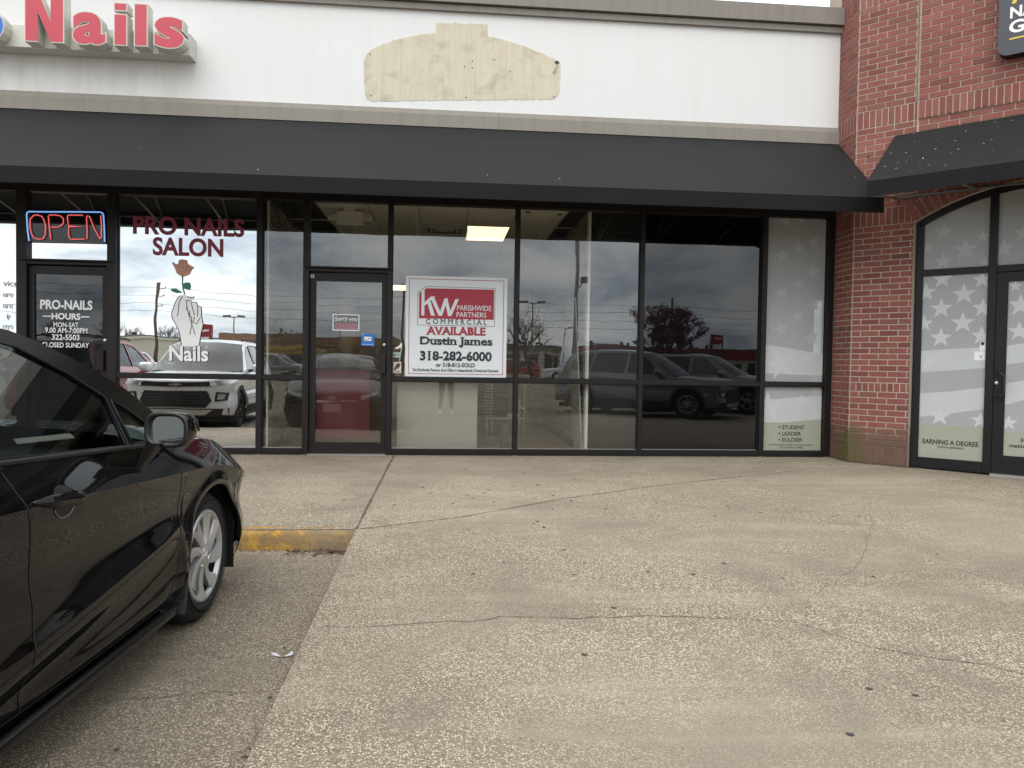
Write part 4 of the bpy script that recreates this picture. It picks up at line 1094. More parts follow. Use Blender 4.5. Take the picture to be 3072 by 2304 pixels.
# ================================================================== brick corner building
BB = empty('brick_building', (XA, -.42, 0), 'red brick corner building with arched black framed entrance', 'building')
BO = Vector((XA, -.42, 0))
def loc_frame(fr):
    g = frame(fr.o - BO, fr.u, fr.v); return g
A = loc_frame(FA); B = loc_frame(FB)
TOPZ = 6.6
# arch: circle through the springing and crown read off the elevation
AS0, AZ0 = .66, 2.795
ACX, AR = 1.86, 2.31                     # centre along the wall, radius
ACZ = AZ0 - math.sqrt(AR ** 2 - (AS0 - ACX) ** 2)
AS1 = 2 * ACX - AS0
def arch_z(s, off=0.0):
    d = (AR + off) ** 2 - (s - ACX) ** 2
    return ACZ + math.sqrt(max(d, 0))
# mortar body
q = MB()
q.box(A, -.30, .42 - .0, -.02, TOPZ, -.4, -.003, M_MORTAR)
q.build('wall_core', BB)
q = MB(); q.box(B, .0, AS0, -.02, TOPZ, -.40, -.0025, M_MORTAR); q.build('wall_core', BB)
q = MB(); ns = 24; pts = [(AS0, arch_z(AS0))] + [(AS0 + (AS1 - AS0) * i / ns, arch_z(AS0 + (AS1 - AS0) * i / ns)) for i in range(1, ns)] + [(AS1, arch_z(AS1)), (AS1, TOPZ), (AS0, TOPZ)]
q.poly(B, pts, -.40, -.003, M_MORTAR); q.build('wall_core', BB)
q = MB(); q.box(B, AS1, AS1 + 1.5, -.02, TOPZ, -.40, -.003, M_MORTAR); q.build('wall_core', BB)
bm_ = {}; brest = []; cnt = [0]
def near(x, z):
    if cnt[0] >= 296: return False
    cnt[0] += 1; return True
bands = [(0.0, .211, True), (.211, .849, False), (.849, .955, True), (.955, 2.793, False), (2.793, 2.995, True), (2.995, 3.950, False), (3.950, 4.155, True), (4.155, 5.37, False), (5.37, 5.575, True), (5.575, TOPZ, False)]
for z0, z1, sol in bands:
    big = z1 <= 2.80 or (3.9 < z0 < 4.1)
    brick_run(B, .004, AS0 - .012, z0, z1, .2032, .0677, .0115, .002, bm_, M_BRICK, BB, near if big else None, brest, soldier=sol, phase=1)
    brick_run(A, .0, .420, z0, z1, .2032, .0677, .0115, .002, bm_, M_BRICK, BB, near if big else None, brest, soldier=sol, phase=0)
clipf = lambda x, z: z > arch_z(x, .215) + .03 if AS0 < x < AS1 else True
brick_run(B, AS0, 4.2, 2.995, 3.950, .2032, .0677, .0115, .002, bm_, M_BRICK, BB, None, brest, clip=clipf, phase=0)
q = MB(); q.box(B, AS0, 4.2, 3.952, TOPZ, -.0095, .012, M_MORTAR); q.build('wall_core', BB)
brick_run(B, AS0, 4.2, 3.950, 4.155, .2032, .0677, .0115, .018, bm_, M_BRICK, BB, near, brest, soldier=True)
brick_run(B, AS0, 4.2, 4.155, 5.37, .2032, .0677, .0115, .018, bm_, M_BRICK, BB, None, brest, phase=1)
brick_run(B, AS0, 4.2, 5.37, 5.575, .2032, .0677, .0115, .018, bm_, M_BRICK, BB, None, brest, soldier=True)
brick_run(B, AS0, 4.2, 5.575, TOPZ, .2032, .0677, .0115, .018, bm_, M_BRICK, BB, None, brest)
joined('bricks', brest, M_BRICK, BB)
# two-ring brick arch, each brick a wedge
vme = None
a0 = math.asin((AS0 - ACX) / AR); a1 = -a0; nv = 33
for ring, (r0, r1) in enumerate(((.006, .200), (.212, .300))):
    for i in range(nv):
        t0 = a0 + (a1 - a0) * (i + .06) / nv; t1 = a0 + (a1 - a0) * (i + .94) / nv
        pts = [(ACX + (AR + rr) * math.sin(t), ACZ + (AR + rr) * math.cos(t)) for rr, t in ((r0, t0), (r0, t1), (r1, t1), (r1, t0))]
        if pts[0][0] > 2.6: continue
        q = MB(); q.poly(B, pts, -.012, .003 + (i % 3) * .0007, M_BRICK); q.build('arch_brick', BB)
q = MB(); q.box(B, AS0 - .012, AS0 - .003, 0, AZ0, -.03, .004, M_TAUPE); q.build('sealant', BB)
q = MB(); q.box(B, .622, .634, 4.155, TOPZ, -.006, .006, M_TAUPE); q.build('sealant', BB)
# two drilled holes
q = MB()
for s_, z_ in ((.745, 4.36), (.75, 4.585), (.14, 3.62)):
    q.poly(B, [(s_ + .012 * math.cos(2 * math.pi * i / 8), z_ + .010 * math.sin(2 * math.pi * i / 8)) for i in range(8)], .0, .0075, M_BLACK)
q.build('drill_hole', BB)
# entrance frame
def bb(name, s0, s1, z0, z1, d0=-.115, d1=-.05, m=M_FRAME2, parent=BB, bev=.003):
    q = MB(); q.box(B, s0, s1, z0, z1, d0, d1, m); return q.build(name, parent, bevel=bev)
SD = -.05
bb('mullion', AS0 - .002, .738, .0, arch_z(.70) - .03)
bb('mullion', 1.372, 1.452, .0, arch_z(1.41) - .04, d1=SD + .003)
bb('mullion', 2.40, 2.48, .0, arch_z(2.44) - .04, d1=SD + .003)
bb('mullion', AS1 - .07, AS1 + .002, .0, arch_z(AS1 - .04) - .03)
bb('sill', .738, 1.372, .0, .118, d1=SD - .001); bb('sill', 2.48, AS1 - .07, .0, .118, d1=SD - .001)
bb('transom', .738, 1.372, 2.180, 2.252, d1=SD - .001); bb('transom', 1.452, 2.40, 2.180, 2.252, d1=SD - .001); bb('transom', 2.48, AS1 - .07, 2.180, 2.252, d1=SD - .001)
q = MB(); ns = 40; up, dn = [], []
for i in range(ns + 1):
    s_ = AS0 + (AS1 - AS0) * i / ns; t = math.asin((s_ - ACX) / AR)
    up.append((ACX + (AR - .002) * math.sin(t), ACZ + (AR - .002) * math.cos(t))); dn.append((ACX + (AR - .075) * math.sin(t), ACZ + (AR - .075) * math.cos(t)))
for z_, fl in ((SD, False), (-.115, True)):
    q.grid([[B(x, y, z_) for x, y in dn], [B(x, y, z_) for x, y in up]], M_FRAME2, True, flip=fl)
q.grid([[B(x, y, -.115) for x, y in dn], [B(x, y, SD) for x, y in dn]], M_FRAME2, True)
q.grid([[B(x, y, SD) for x, y in up], [B(x, y, -.115) for x, y in up]], M_FRAME2, True)
q.build('arched_head', BB)
def bfilm(s0, s1, z0, z1, arched=False):
    q = MB()
    if arched:
        pts = [(s0, z0), (s1, z0)] + [(s1 - (s1 - s0) * i / 12, arch_z(s1 - (s1 - s0) * i / 12) - .07) for i in range(13)]
        q.poly(B, pts, -.0815, -.079, M_FILM)
    else:
        q.box(B, s0, s1, z0, z1, -.0815, -.079, M_FILM)
    return q
def bpane(s0, s1, z0, z1, arched=False):
    q = MB()
    if arched:
        pts = [(s0, z0), (s1, z0)] + [(s1 - (s1 - s0) * i / 12, arch_z(s1 - (s1 - s0) * i / 12) - .06) for i in range(13)]
        q.poly(B, pts, -.088, -.082, M_G_PLAIN, side=M_CLEAR)
    else:
        q.box(B, s0 - .006, s1 + .006, z0 - .006, z1 + .006, -.088, -.082, M_CLEAR, front=M_G_PLAIN)
    return q.build('pane', BB)
FZ = -.079
f1 = bfilm(.740, 1.370, .118, 2.180)
f1.poly(B, [(.743, 1.331), (1.042, 1.353), (1.368, 1.374), (1.368, 1.146), (1.049, 1.112), (.743, 1.085)], FZ, FZ + .0008, M_FILM_B)
f1.poly(B, [(.743, .845), (1.055, .879), (1.368, .933), (1.368, .697), (1.062, .631), (.743, .576)], FZ, FZ + .0008, M_FILM_B)
f1.poly(B, [(.742, .486), (1.368, .502), (1.368, .12), (.742, .12)], FZ, FZ + .0012, M_FILM_T)
f1 = f1.build('window_film', BB)
def cl(pts, s0, s1, z0=-1, z1=9): return [(min(max(x, s0), s1), min(max(z, z0), z1)) for x, z in pts]
for cx, cz, r_ in ((.931, 2.138, .1), (1.314, 2.107, .092), (1.146, 1.959, .114), (.772, 1.999, .1), (.93, 1.808, .11), (1.329, 1.801, .1), (1.144, 1.642, .114), (.761, 1.643, .092), (.934, 1.478, .107), (1.325, 1.495, .1), (.813, 1.197, .084), (.947, .595, .107), (1.34, .57, .09)):
    q = MB(); q.poly(B, cl(star(cx, cz, r_ * 1.1, 0, .40), .742, 1.368, .12, 2.178), FZ, FZ + .0016, M_FILM_S2); q.build('star', f1)
q = MB(); text(q, B, 'EARNING A DEGREE', (.783, .276, 1.330, .330), FZ + .0026, M_VBLACK, .022); q.build('lettering', f1)
q = MB(); text(q, B, 'TUITION ASSITANCE', (.930, .238, 1.186, .258), FZ + .0026, M_VBLACK, .02); q.build('lettering', f1)
q = MB(); q.box(B, 1.314, 1.364, 1.331, 1.434, FZ, FZ + .003, M_VWHITE); q.poly(B, [(1.322, 1.428), (1.356, 1.428), (1.356, 1.402), (1.339, 1.388), (1.322, 1.402)], FZ, FZ + .004, M_PDARK); q.box(B, 1.262, 1.362, 1.229, 1.324, FZ, FZ + .0025, M_VWHITE); q.box(B, 1.315, 1.335, 1.255, 1.285, FZ, FZ + .0032, M_FILM); q.build('sticker', f1)
f2 = bfilm(.740, 1.370, 2.252, 0, True).build('window_film', BB)
for cx, cz, r_ in ((.933, 2.669, .089), (1.149, 2.451, .116), (.935, 2.333, .10), (1.31, 2.577, .071), (.772, 2.50, .08), (1.337, 2.302, .06)):
    q = MB(); q.poly(B, cl(star(cx, cz, r_ * 1.1, 0, .40), .742, 1.368, 2.254), FZ, FZ + .0016, M_FILM_S); q.build('star', f2)
f3 = bfilm(1.452, 2.40, 2.252, 0, True).build('window_film', BB)
for cx, cz, r_ in ((1.506, 2.431, .098), (1.68, 2.58, .09), (1.9, 2.45, .1), (1.75, 2.34, .08), (2.1, 2.62, .09)):
    q = MB(); q.poly(B, cl(star(cx, cz, r_ * 1.1, 0, .40), 1.456, 2.398, 2.254), FZ, FZ + .0016, M_FILM_S); q.build('star', f3)
q = MB(); q.box(B, .70, 2.9, .0, 2.50, -.32, -.30, M_PALE); tag(q.build('backing_board', BB), 'pale screen standing behind the entrance film')
f4 = bfilm(2.48, AS1 - .07, .118, 2.180).build('window_film', BB)
for args in ((.738, 1.372, .118, 2.180), (2.48, AS1 - .07, .118, 2.180)): bpane(*args)
for s0, s1 in ((.738, 1.372), (1.452, 2.40), (2.48, AS1 - .07)): bpane(s0, s1, 2.252, 0, True)
# entrance door
q = MB(); D0, D1 = -.105, -.058
q.box(B, 1.456, 1.560, .012, 2.172, D0, D1, M_FRAME2); q.box(B, 2.292, 2.396, .012, 2.172, D0, D1, M_FRAME2); q.box(B, 1.560, 2.292, 2.072, 2.172, D0, D1 - .001, M_FRAME2); q.box(B, 1.560, 2.292, .012, .206, D0, D1 - .001, M_FRAME2)
ED = tag(q.build('door', BB), 'black framed door with star printed glass')
q = MB(); q.box(B, 1.556, 2.296, .2, 2.076, -.080, -.074, M_CLEAR, front=M_G_PLAIN); q.build('pane', ED)
q = MB(); q.box(B, 1.560, 2.292, .206, 2.072, -.0735, -.072, M_FILM)
q.poly(B, [(1.562, 1.387), (1.719, 1.414), (2.29, 1.50), (2.29, 1.29), (1.725, 1.214), (1.562, 1.184)], -.072, -.0712, M_FILM_B)
q.poly(B, [(1.562, .981), (1.73, 1.02), (2.29, 1.10), (2.29, .90), (1.736, .813), (1.562, .75)], -.072, -.0712, M_FILM_B)
q.poly(B, [(1.562, .465), (2.29, .49), (2.29, .21), (1.562, .21)], -.072, -.0708, M_FILM_T)
for cx, cz, r_ in ((1.671, 1.816, .117), (1.667, 1.539, .1), (1.62, 2.02, .06), (1.60, .56, .08)):
    q.poly(B, cl(star(cx, cz, r_ * 1.1), 1.562, 2.29), -.072, -.0704, M_FILM_S2)
text(q, B, '31', (1.705, .364, 1.768, .402), -.0694, M_VBLACK, .02); text(q, B, 'natio', (1.614, .300, 1.772, .338), -.0694, M_VBLACK, .02)
q.build('door_film', ED)
M_HAND = pbr('black_pull', (.012, .012, .013), .35)
q = MB(); q.tube([B(1.487, 1.098, D1), B(1.49, 1.098, D1 + .045), B(1.500, 1.096, D1 + .058), B(1.53, 1.088, D1 + .060), B(1.552, 1.06, D1 + .06), B(1.556, .98, D1 + .06), B(1.556, .90, D1 + .06), B(1.548, .862, D1 + .06), B(1.53, .846, D1 + .06), B(1.500, .842, D1 + .058), B(1.49, .842, D1 + .045), B(1.487, .842, D1)], .011, M_HAND, 8); q.build('handle', ED)
q = MB(); lf2 = frame(B(1.478, .985, D1), B.u, B.v); q.lathe([(.020, 0), (.020, .008), (.014, .012), (0, .012)], lf2, M_BARE, 18); q.build('lock', ED)
q = MB(); q.box(B, 1.452, 2.40, -.02, .010, -.12, .03, M_BARE); q.build('threshold', BB)
q = MB(); q.box(B, AS0, AS1, -.02, 3.3, -.6, -.5, M_DARKIN); q.build('dark_screen', BB)

# guard sign on the brick
M_SIGN = pbr('slate_sign_face', (.055, .058, .072), .4); M_YEL = pbr('yellow_print', (.72, .52, .05), .5)
GS = empty('guard_sign', FB(1.42, 4.40, .0), 'slate sign with rounded corners, white and yellow letters on brick', 'sign')
_g = FB(1.42, 4.40, 0)
def gf(x, y, z=0): return FB(x, y, z) - _g
x0, x1, z0, z1, rr = 1.420, 3.0, 4.405, 5.75, .09
pts = []
for cx, cz, t0 in ((x1 - rr, z0 + rr, -90), (x1 - rr, z1 - rr, 0), (x0 + rr, z1 - rr, 90), (x0 + rr, z0 + rr, 180)):
    for i in range(7):
        t = R(t0 + 15 * i); pts.append((cx + rr * math.cos(t), cz + rr * math.sin(t)))
q = MB(); q.poly(gf, pts, .02, .16, M_SIGN, side=M_BLACK); q.build('cabinet', GS)
for s_, b, m in (('NATIONAL', (1.520, 4.775, 2.27, 4.895), M_VWHITE), ('GUARD', (1.515, 4.620, 2.20, 4.752), M_VWHITE), ('ARMY', (1.530, 4.925, 2.16, 5.14), M_YEL)):
    q = MB(); text(q, gf, s_, b, .163, m, .03); q.build('lettering', GS)
q = MB(); q.box(gf, 1.520, 2.22, 4.558, 4.574, .16, .1625, M_YEL); q.build('stripe', GS)
# ================================================================== vehicles
def lerp_list(L, x):
    L = sorted(L)
    if x <= L[0][0]: return L[0][1]
    if x >= L[-1][0]: return L[-1][1]
    for i in range(len(L) - 1):
        (a, za), (b, zb) = L[i], L[i + 1]
        if a <= x <= b:
            # monotone-ish cubic for smooth panels
            t = (x - a) / (b - a)
            m0 = (zb - L[i - 1][1]) / (b - L[i - 1][0]) if i > 0 else (zb - za) / (b - a)
            m1 = (L[i + 2][1] - za) / (L[i + 2][0] - a) if i + 2 < len(L) else (zb - za) / (b - a)
            h = b - a
            return (2 * t ** 3 - 3 * t ** 2 + 1) * za + (t ** 3 - 2 * t ** 2 + t) * h * m0 + (-2 * t ** 3 + 3 * t ** 2) * zb + (t ** 3 - t ** 2) * h * m1
def smooth_line(pts, sub=5):
    out_ = []
    n = len(pts)
    for i in range(n - 1):
        p0, p1, p2, p3 = pts[max(i - 1, 0)], pts[i], pts[i + 1], pts[min(i + 2, n - 1)]
        for k in range(sub):
            t = k / sub
            out_.append(tuple(.5 * ((2 * p1[j]) + (-p0[j] + p2[j]) * t + (2 * p0[j] - 5 * p1[j] + 4 * p2[j] - p3[j]) * t * t + (-p0[j] + 3 * p1[j] - 3 * p2[j] + p3[j]) * t ** 3) for j in (0, 1)))
    out_.append(tuple(pts[-1])); return out_
def carpaint(name, base, flake=0.0, rough=.22, spec=.5, coat=1.0):
    m = MT(name)
    r_ = m.math('ADD', rough, m.math('MULTIPLY', m.noise(3.0, 4), .02))
    # thin road film
    c = m.mix(m.math('MULTIPLY', m.ramp(m.noise(2.4, 6, .65), [(.45, 0.0), (.8, 1.0)]), .03), base, (.30, .27, .22))
    return m.done(m.bsdf(c, r_, flake, spec, coat))
M_TYRE = pbr('tyre_rubber', (.013, .013, .0135), .75, bump=.35, bscale=120)
M_ALLOY = pbr('silver_wheel_paint', (.52, .52, .52), .30, .55)
M_ALLOY2 = pbr('machined_alloy', (.40, .40, .41), .25, .8)
M_TRIMB = pbr('black_trim', (.012, .012, .012), .45)
M_CLAD = pbr('grey_cladding', (.035, .035, .036), .65)
M_CHROME = pbr('chrome', (.75, .75, .76), .08, 1.0)
M_INT = pbr('car_interior', (.020, .020, .021), .8)
M_INTG = pbr('car_interior_grey', (.075, .073, .070), .8)
M_MIRR = pbr('mirror_glass', (.72, .76, .74), .01, 1.0)
M_CARGLASS = glass('car_glass', (.42, .46, .44), .115, smudge=.008)
M_WGLASS = glass('windscreen_glass', (.34, .38, .36), .03, smudge=.004)
M_CARTINT = glass('car_privacy_glass', (.07, .075, .075), .07, smudge=.01)
M_LENS = pbr('lamp_lens', (.45, .47, .48), .06, .3, .6, 1.0)
M_LENSR = pbr('red_lens', (.28, .012, .012), .08, 0, .6, 1.0)
M_LENSA = pbr('amber_lens', (.45, .14, .05), .1, 0, .6, 1.0)
M_PLATE = pbr('plate_white', (.62, .62, .62), .5)
M_GOLD = pbr('gold_badge', (.42, .33, .20), .25, .8)

class Car:
    def __init__(s, P):
        s.P = P
    def plan(s, x):
        P = s.P; nf, mf = P.get('nose', (2.8, 2.3)); nr, mr = P.get('tail', (3.0, 2.4))
        x1, x2 = P.get('xfull', .30), -P['wb'] - .28
        if x > x1:
            q = min(1, (x - x1) / (P['xf'] - x1)); return max(0, 1 - q ** nf) ** (1 / mf)
        if x < x2:
            q = min(1, (x2 - x) / (x2 - P['xr'])); return max(0, 1 - q ** nr) ** (1 / mr)
        return 1
    def yside(s, x, z):
        P = s.P; w = P['hw'] * s.plan(x); zcr, zs, zb = lerp_list(P['crease'], x), P['sill'], lerp_list(P['belt'], x)
        if z < zcr:
            u = (z - zs) / max(.05, zcr - zs)
            y = w - .055 * max(0, 1 - u / .38) ** 2 - P.get('scoop', .02) * math.exp(-((u - .70) / .17) ** 2)
            if P.get('sweep'):       # lower sweep line of the doors
                zl = .545 + (x + .45) * .13; k = max(0, min(1, (-.30 - x) / .25)) * max(0, min(1, (x + 2.45) / .3))
                y += k * (.020 * math.exp(-((z - zl) / .050) ** 2) - .018 * math.exp(-((z - zl + .125) / .060) ** 2) + .010 * math.exp(-((z - .27) / .04) ** 2))
            else:
                y += .010 * math.exp(-((u - .30) / .10) ** 2)
        else:
            v = (z - zcr) / max(.02, zb - zcr); y = w - P.get('shoulder', .050) * v - .012 * v * v
        for xc in (0, -P['wb']):
            d = math.hypot(x - xc, z - P['rw'])
            y += .016 * math.exp(-((d - P['ra'] - .012) / .036) ** 2) * (1 if z > .2 else .3)
        return max(0.0, y) if w > 0 else 0.0
    def nose_x(s, y, z, front=True):
        P = s.P; a, b = (.05, P['xf']) if front else (-P['wb'], P['xr'])
        for _ in range(40):
            c = (a + b) / 2
            if s.yside(c, z) > abs(y): a = c
            else: b = c
        return (a + b) / 2
    def zb(s, x):
        P = s.P
        for xc in (0, -P['wb']):
            if abs(x - xc) < P['ra']: return P['rw'] + math.sqrt(P['ra'] ** 2 - (x - xc) ** 2)
        if x > P['ra']: return P['sill'] + .02 + .05 * ((x - P['ra']) / (P['xf'] - P['ra'])) ** 2
        if x < -P['wb'] - P['ra']: return P['sill'] + .06
        return P['sill']
    def build(s, loc, rz):
        P = s.P; paint = P['paint']
        root = empty(P['name'], loc, P['label'], P['cat'], P.get('group'), rz)
        ra, rw, wb = P['ra'], P['rw'], P['wb']
        xs = []
        def seg(a, b, n): xs.extend([a + (b - a) * i / n for i in range(n)])
        def segc(a, b, n):   # denser towards b
            xs.extend([a + (b - a) * (1 - (1 - i / n) ** 2.4) for i in range(n)])
        e_ = 1e-4
        N_ = P.get('n', 1)
        segc(P['xf'] * 0 + P['xf'], ra + e_, 1)
        xs.clear()
        nfront = 26
        for i in range(nfront): xs.append(P['xf'] - (P['xf'] - ra - e_) * (i / nfront) ** 1.9)
        xs.append(ra + e_)
        for i in range(0, 37): xs.append(ra * math.cos(math.pi * i / 36) * (1 - 1e-5))
        xs.append(-ra - e_)
        seg(-ra - .03, -wb + ra + .03, 44); xs.append(-wb + ra + e_)
        for i in range(0, 37): xs.append(-wb + ra * math.cos(math.pi * i / 36) * (1 - 1e-5))
        xs.append(-wb - ra - e_)
        for i in range(1, 27): xs.append(-wb - ra - (-wb - ra - P['xr']) * (1 - (1 - i / 26) ** 1.9))
        FR = [i / 30 for i in range(31)]
        UP = [0, .2, .4, .6, .8, 1.0]
        for sg in (-1, 1):
            q = MB()
            lo, hi = [], []
            for x in xs:
                z0 = s.zb(x); zc_ = lerp_list(P['crease'], x); zt = lerp_list(P['belt'], x)
                z0 = min(z0, zc_ - .02)
                lo.append([(x, sg * s.yside(x, z0 + (zc_ - z0) * f), z0 + (zc_ - z0) * f) for f in FR])
                hi.append([(x, sg * s.yside(x, zc_ + (zt - zc_) * f), zc_ + (zt - zc_) * f) for f in UP])
            q.grid(lo, paint, True, flip=(sg < 0)); q.grid(hi, paint, True, flip=(sg < 0))
            # return flange along arches
            for xc in (0, -wb):
                up, inn = [], []
                for i in range(37):
                    x = xc + ra * math.cos(math.pi * i / 36) * (1 - 1e-5); z = rw + math.sqrt(max(0, ra * ra - (x - xc) ** 2))
                    y = s.yside(x, z); up.append((x, sg * y, z)); inn.append((x, sg * (y - .035), z - .002))
                q.grid([up, inn], P.get('clad') or paint, True, flip=(sg > 0))
            q.build('side_panel', root)
        # bonnet and boot decks
        for nm, a, b in (('bonnet', P['xf'], P['cowl']), ('rear_deck', P['rcowl'], P['xr'])):
            q = MB(); rows = []
            for i in range(31):
                t = i / 30
                x = a + (b - a) * (t ** 1.8 if nm == 'bonnet' else 1 - (1 - t) ** 1.8)
                zt = lerp_list(P['belt'], x); zc_ = lerp_list(P['deck'], x); yb = s.yside(x, zt)
                row = []
                for j in range(-12, 13):
                    k = abs(j) / 12
                    row.append((x, yb * j / 12, zt + (zc_ - zt) * (1 - k ** 2.4)))
                rows.append(row)
            q.grid(rows, paint, True, flip=True); q.build(nm, root)
        # wheel wells and floor
        q = MB()
        for xc in (0, -wb):
            for sg in (-1, 1):
                rr = ra + .012
                arc = [(xc + rr * math.cos(math.pi * i / 16), rw + rr * math.sin(math.pi * i / 16)) for i in range(17)]
                arc = [(arc[0][0], .16)] + arc + [(arc[-1][0], .16)]
                q.grid([[(x, sg * (P['hw'] - .03), z) for x, z in arc], [(x, sg * .50, z) for x, z in arc]], M_TRIMB, True)
                q.face([(x, sg * .50, z) for x, z in arc], M_TRIMB)
        q.box(W3, P['xr'] + .25, P['xf'] - .25, -P['hw'] + .16, P['hw'] - .16, .17, .27, M_TRIMB)
        q.build('underbody', root)
        # greenhouse
        TH = P['tumble']          # (y at belt, z0, slope)
        yt = lambda z: TH[0] - (z - TH[1]) * TH[2]
        no = P.get('ntop', len(P['outline']))
        o = smooth_line(P['outline'][:no]) + list(P['outline'][no:])
        for sg in (-1, 1):
            cu = bpy.data.curves.new('c', 'CURVE'); cu.dimensions = '2D'; cu.fill_mode = 'BOTH'; cu.extrude = .010
            for pl in [o] + P['holes']:
                sp = cu.splines.new('POLY'); sp.points.add(len(pl) - 1); sp.use_cyclic_u = True
                for pt, (x, z) in zip(sp.points, pl): pt.co = (x, z, 0, 1)
            ob = bpy.data.objects.new('c', cu); COL.objects.link(ob); dg = bpy.context.evaluated_depsgraph_get()
            me = bpy.data.meshes.new_from_object(ob.evaluated_get(dg)); bpy.data.objects.remove(ob)
            me.name = 'window_frame'
            for v in me.vertices:
                x, z, t = v.co; v.co = (x, sg * (yt(z) + t - .008), z)
            me.materials.clear(); me.materials.append(P.get('pillar', paint))
            bm = bmesh.new(); bm.from_mesh(me); bmesh.ops.remove_doubles(bm, verts=bm.verts, dist=1e-5); bmesh.ops.recalc_face_normals(bm, faces=bm.faces); bm.to_mesh(me); bm.free()
            link('window_frame', me, root)
            for k, hp in enumerate(P['holes']):
                q = MB()
                pts = [(x, sg * (yt(z) - .010), z) for x, z in hp]
                a_ = sum(hp[i][0] * hp[(i + 1) % len(hp)][1] - hp[(i + 1) % len(hp)][0] * hp[i][1] for i in range(len(hp)))
                if (a_ < 0) == (sg < 0): pts = pts[::-1]
                q.face(pts, P['glass'][k]); q.build('side_window', root)
                # rubber edge
                q = MB(); q.tube([(x, sg * (yt(z) + .002), z) for x, z in hp + hp[:1]], .0042, M_BLACK, 5, caps=False); q.build('window_seal', root)
        # windscreen / roof / rear window from the pillar lines
        def skin(nm, line, bulge0, bulge1, m, crown0, crown1, sgn=1, flip=False):
            q = MB(); rows = []
            NR = 25
            for i in range(NR + 1):
                t = i / NR * (len(line) - 1); k = min(int(t), len(line) - 2); u = t - k
                x = line[k][0] + (line[k + 1][0] - line[k][0]) * u; z = line[k][1] + (line[k + 1][1] - line[k][1]) * u
                ye = yt(z) + .002; g = i / NR; bu = bulge0 + (bulge1 - bulge0) * g; cr = crown0 + (crown1 - crown0) * g
                rows.append([(x + sgn * bu * (1 - (j / 10) ** 2), ye * j / 10, z + cr * (1 - (j / 10) ** 2)) for j in range(-10, 11)])
            q.grid(rows, m, True, flip=flip); return q.build(nm, root)
        L1, L2, L3 = [smooth_line(l_, 6) for l_ in P['lines']]
        skin('windscreen', L1, P['bulge'][0], P['bulge'][1], P['wglass'], .0, P['crown'], 1, True)
        q_ = skin('roof', L2, P['bulge'][1], -P['bulge'][2], paint, P['crown'], P['crown'], 1, True)
        skin('rear_window', L3, -P['bulge'][2], -P['bulge'][3], P['glass'][-1], P['crown'], .0, 1, True)
        # cabin
        q = MB()
        x0, x1 = P['cabin']; zbl = TH[1] - .04
        q.box(W3, x1, x0, -TH[0] + .06, TH[0] - .06, .30, .36, M_INT)
        q.box(W3, x0 - .42, x0 + .05, -TH[0] + .05, TH[0] - .05, .55, zbl - .02, M_INT)
        for yy in (-.36, .36):
            q.box(W3, x0 - 1.15, x0 - .60, yy - .24, yy + .24, .40, .56, M_INTG)
            q.grid([[(x0 - 1.10 - .30 * t + .02, yy + w_ * (.25 - .04 * t), .5 + .62 * t) for w_ in (-1, -.5, 0, .5, 1)] for t in (0, .25, .5, .75, 1)], M_INTG, True)
            q.box(W3, x0 - 1.50, x0 - 1.40, yy - .11, yy + .11, 1.14, 1.31, M_INTG)
        q.box(W3, x1 + .1, x1 + .3, -.6, .6, .5, 1.0, M_INTG)
        q.build('cabin', root)
        q = MB(); wc = Vector((x0 - .62, .37, zbl + .04)); fr_ = frame(wc, (0, 1, 0), (-.42, 0, .9))
        pts = [fr_(.185 * math.cos(2 * math.pi * i / 24), .185 * math.sin(2 * math.pi * i / 24)) for i in range(25)]
        q.tube(pts, .016, M_TRIMB, 8, caps=False)
        q.tube([fr_(-.18, 0), fr_(0, -.02, -.02), fr_(.18, 0)], .018, M_GALV, 6); q.tube([fr_(0, -.02, -.02), fr_(0, -.18)], .018, M_GALV, 6)
        q.build('steering_wheel', root)
        # wheels
        for xc in (0, -wb):
            for sg in (-1, 1):
                s.wheel(root, xc, sg)
        return root
    def wheel(s, root, xc, sg):
        P = s.P; rw = P['rw']; rr = P['rim']; y0 = P['hw'] - .035
        f0 = frame((xc, sg * y0, rw), (1, 0, 0), (0, 0, 1)) if sg < 0 else frame((xc, sg * y0, rw), (-1, 0, 0), (0, 0, 1))
        q = MB()
        q.lathe([(rr - .005, -.20), (rr + .02, -.205), (rw - .03, -.195), (rw - .006, -.170), (rw, -.13), (rw, -.08), (rw - .008, -.040), (rw - .030, -.014), (rw - .060, -.004), (rr + .035, -.002), (rr + .012, -.008), (rr - .004, -.020), (rr - .012, -.06)], f0, M_TYRE, 56)
        for i in range(64):
            t = 2 * math.pi * i / 64
            fr_ = frame(f0(math.cos(t) * (rw - .001), math.sin(t) * (rw - .001), -.055), f0.u * -math.sin(t) + f0.v * math.cos(t), f0.u * math.cos(t) + f0.v * math.sin(t))
            q.box(fr_, -.011, .011, 0, .003, -.012, .020, M_TYRE)
        for rd in (rr + .028, rr + .052):
            q.tube([f0(rd * math.cos(2 * math.pi * i / 48), rd * math.sin(2 * math.pi * i / 48), -.0035) for i in range(49)], .0022, M_TYRE, 4, caps=False)
        t_ = q.build('tyre', root)
        q = MB()
        q.lathe([(rr - .002, -.020), (rr - .004, -.012), (rr - .014, -.006), (rr - .024, -.012), (rr - .030, -.03)], f0, P['alloy'], 56)
        q.lathe([(.048, -.030), (.046, -.010), (.036, -.004), (0, -.003)], f0, P['alloy'], 24)
        q.lathe([(rr, -.085), (0, -.085)], f0, M_BLACK, 24)
        ns = P['spokes']; tw = P.get('twist', .0)
